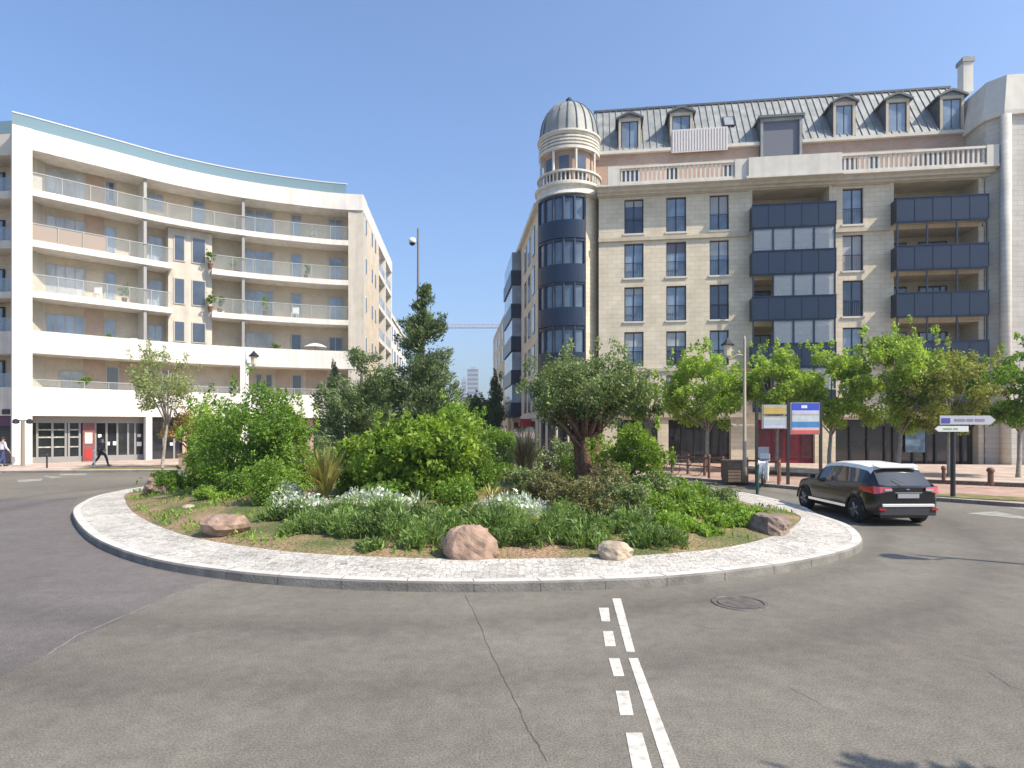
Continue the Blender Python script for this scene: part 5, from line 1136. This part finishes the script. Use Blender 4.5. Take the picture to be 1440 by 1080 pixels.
# direction sign
zd = 20.6; ds = empty('direction_sign', (X(1340, zd), zd, .14), 'dark post with two arrow-shaped direction signs right of the car', 'road sign')
MB().tube([(0, 0, 0), (0, 0, H(584, zd)-.14)], .075, 12).build('post', M_dark, ds)
def arrow(x0, x1, z0, z1, right, m, nm, bars, edge):
    t = (z1-z0)*.6; pts = [(x0, z0), (x1-t, z0), (x1, (z0+z1)/2), (x1-t, z1), (x0, z1)] if right else [(x1, z0), (x0+t, z0), (x0, (z0+z1)/2), (x0+t, z1), (x1, z1)]
    if not right: pts = pts[::-1]
    o = MB().add([(x, -.10, z) for x, z in pts]+[(x, -.075, z) for x, z in pts], [tuple(range(5)), tuple(range(9, 4, -1))]+[(i, i+5, (i+1) % 5+5, (i+1) % 5) for i in range(5)]).build(nm, m, ds)
    b = MB()
    for u, v in bars: b.box(x0+(x1-x0)*u, x0+(x1-x0)*v, -.108, -.101, z0+(z1-z0)*.36, z0+(z1-z0)*.64)
    b.build('lettering', edge, o); return o
def dx(px): return (px-1340)/F*zd
def dz(py): return H(py, zd)-.14
M_sg = mat('sign_grey_white', (.42, .42, .46), .4); M_sb = mat('sign_blue', (.06, .07, .30), .4)
o = arrow(dx(1319), dx(1397), dz(597), dz(584.5), True, M_sg, 'sign_plate', [(.26, .45), (.48, .6), (.63, .8)], mat('sign_mark_grey', (.2, .2, .26), .5)); MB().box(dx(1321), dx(1333), -.112, -.109, dz(595), dz(588)).build('blue_patch', M_sb, o)
arrow(dx(1312), dx(1359), dz(607), dz(599), False, mat('sign_pale', (.6, .62, .58), .4), 'sign_plate', [(.25, .5), (.55, .68)], mat('sign_mark_green', (.25, .34, .2), .5))
# brown planter, railings, posts, bench
pl = empty('planter', (X(1033, 26.4), 26.4, .12), 'square brown planter box at the foot of the tall beige street lamp', 'planter')
MB().box(-.42, .42, -.42, .42, 0, .88).box(-.46, .46, -.46, .46, .88, .94).build('box', mat('brown_wood', (.13, .09, .06), .8, noise=.2, nscale=6), pl); s_ = MB()
for k in range(6): s_.box(-.43, .43, -.445, -.42, .04+k*.14, .15+k*.14)
s_.build('slats', mat('brown_slats', (.16, .115, .08), .8, noise=.2), pl)
def railing(xa, ya, xb, yb, z, label, m=M_rust, posts=4):
    o = empty('railing', (xa, ya, z), label, 'railing', rz=math.atan2(yb-ya, xb-xa)); L = math.hypot(xb-xa, yb-ya); MB().box(0, L, -.03, .03, .82, .9).box(0, L, -.02, .02, .42, .48).build('rail', m, o)
    for k in range(posts): MB().box(L*k/(posts-1)-.05, L*k/(posts-1)+.05, -.05, .05, 0, 1.0).build('post', m, o)
railing(X(1050, 27.6), 27.6, X(1096, 26.4), 26.4, .12, 'brown steel railing between the planter and the poster board', posts=3)
railing(X(945, 31.5), 31.5, X(1016, 28.8), 28.8, .12, 'long brown railing left of the planter', posts=4)
def bollard(px, z, gz, h, label, m=M_rust, r_=.06, group=None):
    o = empty('bollard', (X(px, z), z, gz), label, 'bollard', group); MB().tube([(0, 0, 0), (0, 0, h)], r_, 10).build('post', m, o); MB().lathe([(r_*1.3, h-.1), (r_*1.35, h-.02), (r_*.9, h+.05), (.005, h+.07)], n=10).build('cap', m, o, True); return o
bollard(1095, 25.0, .12, .95, 'brown bollard just left of the middle post of the board'); bollard(997, 28.0, .12, 1.05, 'reddish brown bollard under the left street tree')
bollard(66, 35.2, .12, .75, 'thin dark bollard in front of the left shop window', M_dark, .045); bollard(133, 35.6, .12, 1.0, 'pale post by the red entrance panel', M_lgrey, .045)
bollard(1327, 25.4, .26, .55, 'brown stake behind the direction sign', M_rust, .07); bollard(1393, 23.6, .26, .6, 'short reddish post at the far right of the pavement', M_rust, .10)
gp = empty('green_post', (X(1065, 22.7), 22.7, 0.0), 'thin dark green post at the road edge behind the island', 'post'); MB().tube([(0, 0, 0), (0, 0, 1.15)], .055, 10).build('post', M_green, gp); MB().lathe([(.075, .95), (.08, 1.1), (.01, 1.2)], n=10).build('cap', M_green, gp)
for px, z, lb_ in ((458, 30, 'pale thin sign post left of the cypress'), (484, 30.5, 'pale thin sign post right of the cypress')):
    o = empty('sign_post', (X(px, z), z, .1), lb_, 'post'); MB().tube([(0, 0, 0), (0, 0, 2.9)], .05, 8).build('post', M_pole, o); MB().lathe([(.07, 2.88), (.05, 2.96), (.0, 3.0)], n=8).build('cap', M_pole, o)
# bus shelter, planter wall
bs = empty('bus_shelter', (X(576, 38.0), 38.0, .0), 'bus shelter with a flat white roof showing above the vivid bush', 'bus shelter')
MB().box(-1.15, 1.15, -.5, .9, 2.42, 2.56).build('roof', M_whitep, bs); MB().box(-1.1, 1.1, .8, .84, .2, 2.4).build('back_panel', M_verg, bs)
for sx in (-1.05, 1.05): MB().box(sx-.04, sx+.04, .76, .88, 0, 2.42).build('post', M_grey, bs)
MB().box(-.8, .8, .35, .7, .45, .5).build('bench', M_grey, bs)
bp_ = empty('brick_planter', (X(279, 35.8), 35.8, .12), 'low red brick planter with a small shrub by the shop fronts', 'planter'); MB().box(-.95, .95, -.4, .4, 0, .72).build('wall', M_brick, bp_); MB().box(-1.0, 1.0, -.45, .45, .72, .80).build('coping', mat('terracotta', (.42, .18, .12), .8), bp_)
rng = np.random.default_rng(5); cl = crown_clumps((0, 0, 1.0), (.7, .3, .25), 8, .2, rng); P, d = clump_points(cl, 500, rng); leafmesh('foliage', P, d+rng.normal(size=d.shape)*.4, .13, .5, L_brown, bp_, rng)
# white scooter parked at the kerb
def scooter(loc, rz, label, m):
    o = empty('motor_scooter', loc, label, 'scooter', rz=rz)
    def wheel(x):
        wl = MB().lathe([(.14, -.05), (.22, -.055), (.255, 0), (.22, .055), (.14, .05), (.14, -.05)], n=20); wl.v = [(p[0]+x, p[2], p[1]+.255) for p in wl.v]; w_ = wl.build('wheel', M_dark, o, True)
        h = MB().lathe([(.0, -.04), (.13, -.04), (.13, .04), (0, .04)], n=14); h.v = [(p[0]+x, p[2], p[1]+.255) for p in h.v]; h.build('rim', M_lgrey, w_)
    wheel(-.62); wheel(.66)
    prof = [(-.95, .55), (-.9, .82), (-.5, .84), (-.15, .78), (-.1, .45), (.22, .36), (.30, .45), (.42, 1.0), (.52, .98), (.52, .55), (.42, .28), (-.1, .22), (-.4, .30), (-.5, .48)]
    b = MB(); k = len(prof); b.add([(x, -.17, z) for x, z in prof]+[(x, .17, z) for x, z in prof], [tuple(range(k)), tuple(range(2*k-1, k-1, -1))]+[(i, (i+1) % k, k+(i+1) % k, k+i) for i in range(k)]); b.build('body', m, o, bevel=.05)
    MB().box(-.88, -.16, -.14, .14, .85, .93).build('seat', M_dark, o, bevel=.03); MB().tube([(.44, 0, .9), (.36, 0, 1.08)], .04, 8).tube([(.34, -.32, 1.1), (.38, 0, 1.06), (.34, .32, 1.1)], .02, 6).build('handlebar', M_dark, o)
    MB().tube([(.62, 0, .3), (.47, 0, .8)], .035, 8).build('fork', M_grey, o); MB().box(.44, .47, -.2, .2, 1.05, 1.5, Matrix.Rotation(R(-12), 4, 'Y')).build('windscreen', M_verg, o)
    MB().box(-1.15, -.8, -.2, .2, .92, 1.25).build('top_case', m, o, bevel=.04); MB().lathe([(.06, 0), (.0, .01)], n=10).build('headlight', M_curt, o).location = (.53, 0, .8)
scooter((X(1074, 24.9), 24.9, .12), R(245), 'white motor scooter parked between the planter and the poster board', M_whitep)
# bicycle against the long railing
def bicycle(loc, rz, label):
    o = empty('bicycle', loc, label, 'bicycle', rz=rz)
    for x in (-.52, .52):
        t = MB().lathe([(.33, -.015), (.345, 0), (.33, .015), (.315, 0), (.33, -.015)], n=24)
        for k in range(8): a = k*math.pi/4; t.tube([(0, 0, 0), (.32*math.cos(a), .32*math.sin(a), 0)], .004, 3)
        t.v = [(p[0]+x, p[2], p[1]+.345) for p in t.v]; t.build('wheel', M_dark, o)
    MB().tube([(-.52, 0, .345), (-.1, 0, .33), (.36, 0, .80), (-.2, 0, .78), (-.1, 0, .33)], .018, 6).tube([(-.52, 0, .345), (-.2, 0, .78), (-.24, 0, .92)], .014, 6).tube([(.52, 0, .345), (.38, 0, .75), (.33, 0, .98)], .016, 6).build('frame', M_grey, o)
    MB().box(-.36, -.12, -.06, .06, .92, .98).build('saddle', M_dark, o, bevel=.02); MB().tube([(.26, -.26, 1.0), (.34, 0, .99), (.26, .26, 1.0)], .013, 6).build('handlebar', M_dark, o)
bicycle((X(962, 29.6), 29.6, .12), R(155), 'grey bicycle leaning at the long brown railing')
# cafe chairs in front of the turret
def chair(loc, rz, label):
    o = empty('cafe_chair', loc, label, 'chair', 'pale cafe chairs near the turret', rz)
    MB().box(-.22, .22, -.22, .22, .43, .47).build('seat', M_lgrey, o); MB().box(-.21, .21, .2, .23, .6, .92).build('backrest', M_lgrey, o)
    for sx in (-.2, .2):
        for sy in (-.2, .21): MB().tube([(sx, sy, 0), (sx, sy, .44 if sy < 0 else .92)], .015, 5).build('leg', M_lgrey, o)
for px, z, rz, lb_ in ((768, 33.6, 20, 'pale cafe chair nearest the bronze strap plant, left of the cafe table'), (785, 34.4, 200, 'pale cafe chair right of the cafe table, behind the olive trunk')): chair((X(px, z), z, .12), R(rz), lb_)
ct = empty('cafe_table', (X(776, 34.2), 34.2, .12), 'round pale cafe table between the two cafe chairs', 'table'); MB().lathe([(0, .70), (.34, .70), (.34, .73), (0, .73)], n=20).build('tabletop', M_whitep, ct); MB().tube([(0, 0, 0), (0, 0, .7)], .03, 8).lathe([(.25, 0), (.22, .03), (0, .04)], n=12).build('pedestal', M_grey, ct)

# ------------------------------------------------------------------ car
def make_car(loc, rz, label):
    o = empty('parked_car', loc, label, 'car', rz=rz)          # local +x forward, origin at the middle on the ground
    LN = 4.12; xw = (-1.28, 1.32); WR = .335
    MBk = mat('car_paint_black', (0.006, 0.0065, 0.008), .25, spec=.4, coat=.45); MW = mat('car_paint_white', (.80, .80, .77), .35, coat=.4)
    MG = mat('car_glass', (.015, .018, .02), .04, spec=.9); MT = mat('tyre', (.018, .018, .018), .85); MP = mat('car_plastic', (.03, .03, .032), .6); MC = mat('chrome', (.7, .7, .7), .18, metal=1.0)
    def lerp(x, T):
        for (a, va), (b, vb) in zip(T, T[1:]):
            if x <= b: return va+(vb-va)*max(0, (x-a))/(b-a)
        return T[-1][1]
    top = [(-2.06, .98), (-2.0, 1.02), (-1.62, 1.43), (-1.5, 1.50), (-1.1, 1.545), (-.4, 1.565), (.2, 1.53), (.55, 1.46), (1.22, 1.06), (1.5, 1.0), (1.85, .88), (2.02, .74), (2.06, .60)]
    belt = [(-2.06, .94), (-1.9, 1.02), (-1.5, 1.06), (-.5, 1.00), (.6, .96), (1.2, .94), (1.6, .88), (1.9, .78), (2.06, .58)]
    wid = [(-2.06, .70), (-1.98, .80), (-1.75, .875), (-1.2, .89), (.8, .885), (1.4, .87), (1.8, .80), (2.0, .62), (2.06, .50)]
    rw_ = [(-2.06, .62), (-1.95, .66), (-1.6, .60), (-1.4, .60), (0, .62), (.5, .60), (1.2, .68), (1.8, .60), (2.06, .42)]
    xs = sorted(set([round(-2.06+i*LN/64, 4) for i in range(65)] + [-1.62, -1.5, .55, 1.22]))
    rows = []
    for x in xs:
        b = .24; 
        for c in xw:
            if abs(x-c) < WR+.07: b = max(b, .335+math.sqrt(max(0, (WR+.07)**2-(x-c)**2)))
        if x < -1.75: b = max(b, .24+.25*(-1.75-x))
        if x > 1.8: b = max(b, .22+.3*(x-1.8))
        W_ = lerp(x, wid); zb_ = lerp(x, belt); zt_ = max(lerp(x, top), zb_+.005); r_ = lerp(x, rw_); cabin = -1.98 < x < 1.2
        mid = max(.62, b+.02)
        rr_ = [(W_*.93, b), (W_*.99, max(.42, b+.005)), (W_*1.0, mid), (W_*.985, max(zb_-.1, mid+.01)), (W_*.95, zb_)]
        if zt_-zb_ > .06: rr_ += [(W_*.93, zb_+.02), (r_*1.10, zt_-.14), (r_*.99, zt_-.05), (r_*.55, zt_-.005), (0, zt_)]
        else: rr_ += [(W_*.90, zb_+(zt_-zb_)*.3), (W_*.75, zb_+(zt_-zb_)*.6), (W_*.6, zb_+(zt_-zb_)*.8), (W_*.35, zt_-.003), (0, zt_)]
        rows.append(rr_)
    parts = {'body': MB(), 'roof': MB(), 'side_window': MB(), 'side_window2': MB(), 'rear_window': MB(), 'windscreen': MB()}
    mats = {'body': MBk, 'roof': MW, 'side_window': MG, 'side_window2': MG, 'rear_window': MG, 'windscreen': MG}
    nj = 10
    for i in range(len(xs)-1):
        xm = (xs[i]+xs[i+1])/2; x0 = xs[i]; x1 = xs[i+1]
        for j in range(nj-1):
            k = 'body'
            if j == 5 and -1.42 < xm < .95: k = 'side_window' if not (-.30 < xm < -.20) else 'body'
            if j >= 6 and -1.62 <= xm <= .56: k = 'roof'
            if j >= 7 and -1.97 < xm < -1.6: k = 'rear_window'
            
            if j >= 6 and .56 < xm < 1.2: k = 'windscreen'
            for s in (1, -1):
                a = [(x0, s*rows[i][j][0], rows[i][j][1]), (x1, s*rows[i+1][j][0], rows[i+1][j][1]), (x1, s*rows[i+1][j+1][0], rows[i+1][j+1][1]), (x0, s*rows[i][j+1][0], rows[i][j+1][1])]
                parts['side_window2' if k == 'side_window' and s < 0 else k].quad(*(a if s < 0 else a[::-1]))
    for e in (0, -1):
        R_ = rows[e]; x = xs[e]; ring = [(x, q[0], q[1]) for q in R_]+[(x, -q[0], q[1]) for q in R_[-2::-1]]; parts['body'].add(ring, [tuple(range(len(ring)))])
    parts['body'].box(-1.9, 1.9, -.6, .6, .2, .55)
    for k, p in parts.items(): 
        ob = p.build(k.replace('2', ''), mats[k], o)
        me = ob.data; import bmesh
        bm = bmesh.new(); bm.from_mesh(me); bmesh.ops.remove_doubles(bm, verts=bm.verts, dist=.0008); bmesh.ops.recalc_face_normals(bm, faces=bm.faces); bm.to_mesh(me); bm.free()
        for f in me.polygons: f.use_smooth = True
        try: me.set_sharp_from_angle(angle=R(35))
        except Exception: pass
    for wx in xw:
        for s in (1, -1):
            t = MB().lathe([(.21, -.10), (.30, -.105), (.33, -.08), (WR, -.03), (WR, .03), (.33, .08), (.30, .105), (.21, .10)], n=32); t.v = [(p[0]+wx, p[2]+s*.79, p[1]+WR) for p in t.v]; w_ = t.build('wheel', MT, o, True)
            rm = MB().lathe([(0, .06), (.05, .06), (.06, .03), (.20, .05), (.215, .085), (.215, -.05)], n=30)
            for k in range(5):
                a = k*2*math.pi/5; rm.tube([(0.03*math.cos(a), .03*math.sin(a), .075), (.2*math.cos(a), .2*math.sin(a), .085)], [.035, .03], 6)
            rm.v = [(p[0]+wx, s*p[2]+s*.79, p[1]+WR) for p in rm.v]; rm.build('rim', mat('alloy_grey', (.22, .22, .23), .35, metal=.8), w_)
            ar = MB()
            pts = [(wx+(WR+.055)*math.cos(a), s*.885, WR+(WR+.055)*math.sin(a)) for a in [math.pi*k/16 for k in range(17)]]; ar.tube(pts, .028, 6).build('wheel_arch', MP, o, True)
    for s in (1, -1):
        l = MB().add([(-1.66, s*.885, .98), (-1.66, s*.885, .86), (-2.0, s*.815, .82), (-2.055, s*.70, .84), (-2.085, s*.42, .90), (-2.07, s*.42, .98), (-2.03, s*.70, 1.0), (-1.96, s*.80, 1.01), (-1.5, s*.90, .98)], [(8, 0, 1), (0, 7, 2, 1), (7, 6, 3, 2), (6, 5, 4, 3)]); l.v = [(p[0]-.012, p[1]+s*.012, p[2]) for p in l.v]
        tl = l.build('tail_light', mat('tail_red', (.42, .015, .02), .15, spec=.7, coat=1), o); so = tl.modifiers.new('thickness', 'SOLIDIFY'); so.thickness = .03; so.offset = 0
        MB().box(-2.115, -2.095, s*.52-.09, s*.52+.09, .90, .95).build('reversing_lamp', M_curt, tl)
        MB().box(-2.11, -2.06, s*.66-.08, s*.66+.08, .42, .46).build('reflector', mat('reflector_red', (.4, .01, .01), .3), o)
        MB().box(.62, .80, s*.98-.07, s*.98+.07, 1.0, 1.13).tube([(.72, s*.86, 1.02), (.72, s*.95, 1.05)], .02, 6).build('mirror', MBk, o, bevel=.03)
        MB().box(-.9, 1.0, s*.905-.01, s*.905+.01, .36, .43).build('sill_trim', MC, o); MB().box(-1.15, -.97, s*.893-.012, s*.893+.012, .86, .89).box(-.06, .12, s*.893-.012, s*.893+.012, .85, .88).build('door_handle', MBk, o)
    MB().box(-2.10, -2.03, -.66, .66, .50, .575).build('bumper_strip', M_lgrey, o, bevel=.012); MB().box(-2.08, -2.0, -.72, .72, .28, .498).build('rear_bumper', MP, o, bevel=.02)
    MB().box(-2.095, -2.07, -.27, .27, .72, .83).build('number_plate', mat('blurred_plate', (.30, .30, .32), .5), o); MB().box(-2.10, -2.06, -.34, .34, .845, .865).build('boot_trim', MC, o)
    MB().lathe([(.05, 0), (.045, .02), (.02, .02)], n=4).build('badge', MC, o).location = (-2.085, 0, .93)
    bpy.data.objects[o.children[-1].name].rotation_euler = (0, R(-90), 0)
    MB().add([(-1.62, -.55, 1.47), (-1.62, .55, 1.47), (-1.48, .55, 1.515), (-1.48, -.55, 1.515), (-1.72, -.50, 1.445), (-1.72, .50, 1.445)], [(4, 5, 1, 0), (0, 1, 2, 3)]).build('spoiler', MW, o).modifiers.new('t', 'SOLIDIFY').thickness = .025
    MB().tube([(-2.075, 0, 1.06), (-1.9, .28, 1.2)], .008, 4).build('rear_wiper', M_dark, o); MB().tube([(-1.2, 0, 1.55), (-1.32, 0, 1.72)], .006, 4).build('aerial', M_dark, o)
    return o
cp = Vector((9.80, 17.3)); make_car((cp.x, cp.y, 0), math.atan2(.990, -.03), 'black crossover car with a white roof driving round the island')
for ob in bpy.data.objects:
    if ob.name == 'parked_car': ob.name = 'black_car'

# ------------------------------------------------------------------ people
def skinned(name, nodes, edges, m, parent, sub=2):
    keys = list(nodes); me = bpy.data.meshes.new(name); me.from_pydata([nodes[k][0] for k in keys], [(keys.index(a), keys.index(b)) for a, b in edges], [])
    o = bpy.data.objects.new(name, me); COL.objects.link(o); o.parent = parent; me.materials.append(m)
    sk = o.modifiers.new('skin', 'SKIN'); sk.use_smooth_shade = True
    for i, k in enumerate(keys):
        r_ = nodes[k][1]; me.skin_vertices[0].data[i].radius = (r_, r_) if not isinstance(r_, tuple) else r_
    me.skin_vertices[0].data[0].use_root = True
    ss = o.modifiers.new('sub', 'SUBSURF'); ss.levels = sub; ss.render_levels = sub; return o
def person(loc, rz, label, stride, skin, topm, legm, hairm, arms=.35, bag=False):
    o = empty('person', loc, label, 'person', rz=rz); s = stride     # walks along local +x
    J = {'pel': ((0, 0, .95), .13), 'wai': ((.01, 0, 1.08), .12), 'che': ((.03, 0, 1.30), .145), 'nek': ((.04, 0, 1.48), .055), 'hd1': ((.05, 0, 1.56), .065), 'hd2': ((.055, 0, 1.64), .088), 'hd3': ((.045, 0, 1.71), .06)}
    E = [('pel', 'wai'), ('wai', 'che'), ('che', 'nek'), ('nek', 'hd1'), ('hd1', 'hd2'), ('hd2', 'hd3')]
    for sd, sg in (('l', 1), ('r', -1)):
        q = s*sg
        J.update({'hip'+sd: ((0, sg*.09, .90), .09), 'kne'+sd: ((q*.20+.05, sg*.09, .50), .058), 'ank'+sd: ((q*.42-.04 if q > 0 else q*.5-.02, sg*.085, .09 if q > 0 else .14), .038), 'toe'+sd: ((q*.42+.14 if q > 0 else q*.5+.13, sg*.09, .04), .035)})
        E += [('pel', 'hip'+sd), ('hip'+sd, 'kne'+sd), ('kne'+sd, 'ank'+sd), ('ank'+sd, 'toe'+sd)]
        J.update({'sho'+sd: ((.03, sg*.18, 1.41), .062), 'elb'+sd: ((.0-q*arms*.35, sg*.235, 1.14), .042), 'wri'+sd: ((.10-q*arms*.8, sg*.24, .92), .028), 'pal'+sd: ((.125-q*arms*.9, sg*.24, .85), .030)})
        E += [('che', 'sho'+sd), ('sho'+sd, 'elb'+sd), ('elb'+sd, 'wri'+sd), ('wri'+sd, 'pal'+sd)]
        px_, py_, pz_ = J['pal'+sd][0]
        for fi_ in range(4):
            nm = 'f%d%s' % (fi_, sd); J[nm] = ((px_+.03-.02*fi_+.02, py_-sg*.008, pz_-.075+.006*abs(fi_-1)), .0085); E.append(('pal'+sd, nm))
        J['th'+sd] = ((px_+.045, py_-sg*.015, pz_-.02), .0095); E.append(('wri'+sd, 'th'+sd))
    skinned('body', J, E, skin, o)
    def sub(names, grow, nm, m, skip=()):
        nn = {k: (J[k][0], J[k][1]+grow) for k in names}; ee = [e for e in E if e[0] in nn and e[1] in nn and e not in skip]; return skinned(nm, nn, ee, m, o)
    sub(['che', 'wai', 'pel', 'shol', 'shor', 'elbl', 'elbr', 'wril', 'wrir'], .022, 'jacket', topm)
    sub(['pel', 'hipl', 'hipr', 'knel', 'kner', 'ankl', 'ankr'], .018, 'trousers', legm)
    for sd in 'lr': a = Vector(J['ank'+sd][0]); t = Vector(J['toe'+sd][0]); MB().tube([a+Vector((-.04, 0, -.03)), a.lerp(t, .5)+Vector((0, 0, -.01)), t+Vector((.03, 0, .0))], [.055, .052, .035], 8).build('shoe', M_dark, o, True)
    h = MB().lathe([(.102, -.02), (.108, .03), (.09, .085), (.04, .118), (0, .122)], (.03, 0, 1.66), 14); h.build('hair', hairm, o, True)
    f = MB()
    for sg in (1, -1): f.lathe([(0, .012), (.011, .006), (.012, -.006), (0, -.012)], (.138, sg*.033, 1.645), 8)
    f.build('eyes', M_dark, o); MB().tube([(.135, 0, 1.635), (.165, 0, 1.605)], [.01, .016], 6).build('nose', skin, o, True); MB().box(.128, .14, -.022, .022, 1.565, 1.575).build('mouth', M_maroon, o)
    return o
sk1 = mat('skin', (.45, .27, .19), .6); hr = mat('dark_hair', (.02, .015, .012), .6)
person((X(143, 37.0), 37.0, .12), R(-12), 'pedestrian in dark clothes walking past the shop doors', 1, sk1, mat('dark_coat', (.02, .025, .035), .8), mat('dark_trousers', (.02, .022, .03), .8), hr)
person((X(3, 36.6), 36.6, .12), R(70), 'person in a pale top and blue trousers at the far left edge', .5, sk1, mat('pale_shirt', (.55, .55, .58), .8), mat('blue_trousers', (.04, .06, .16), .8), hr)

# ------------------------------------------------------------------ air
hz = MB().box(-420, 620, -60, 1460, -1, 175).build('haze', None); tag(hz, kind='stuff')
hm = bpy.data.materials.new('haze'); hm.use_nodes = True; hn = hm.node_tree; hn.nodes.remove(hn.nodes['Principled BSDF'])
pv = hn.nodes.new('ShaderNodeVolumePrincipled'); pv.inputs['Color'].default_value = (.90, .94, 1.0, 1); pv.inputs['Density'].default_value = 0.00045; pv.inputs['Anisotropy'].default_value = .3
hn.links.new(pv.outputs[0], hn.nodes['Material Output'].inputs['Volume']); hz.data.materials.append(hm)
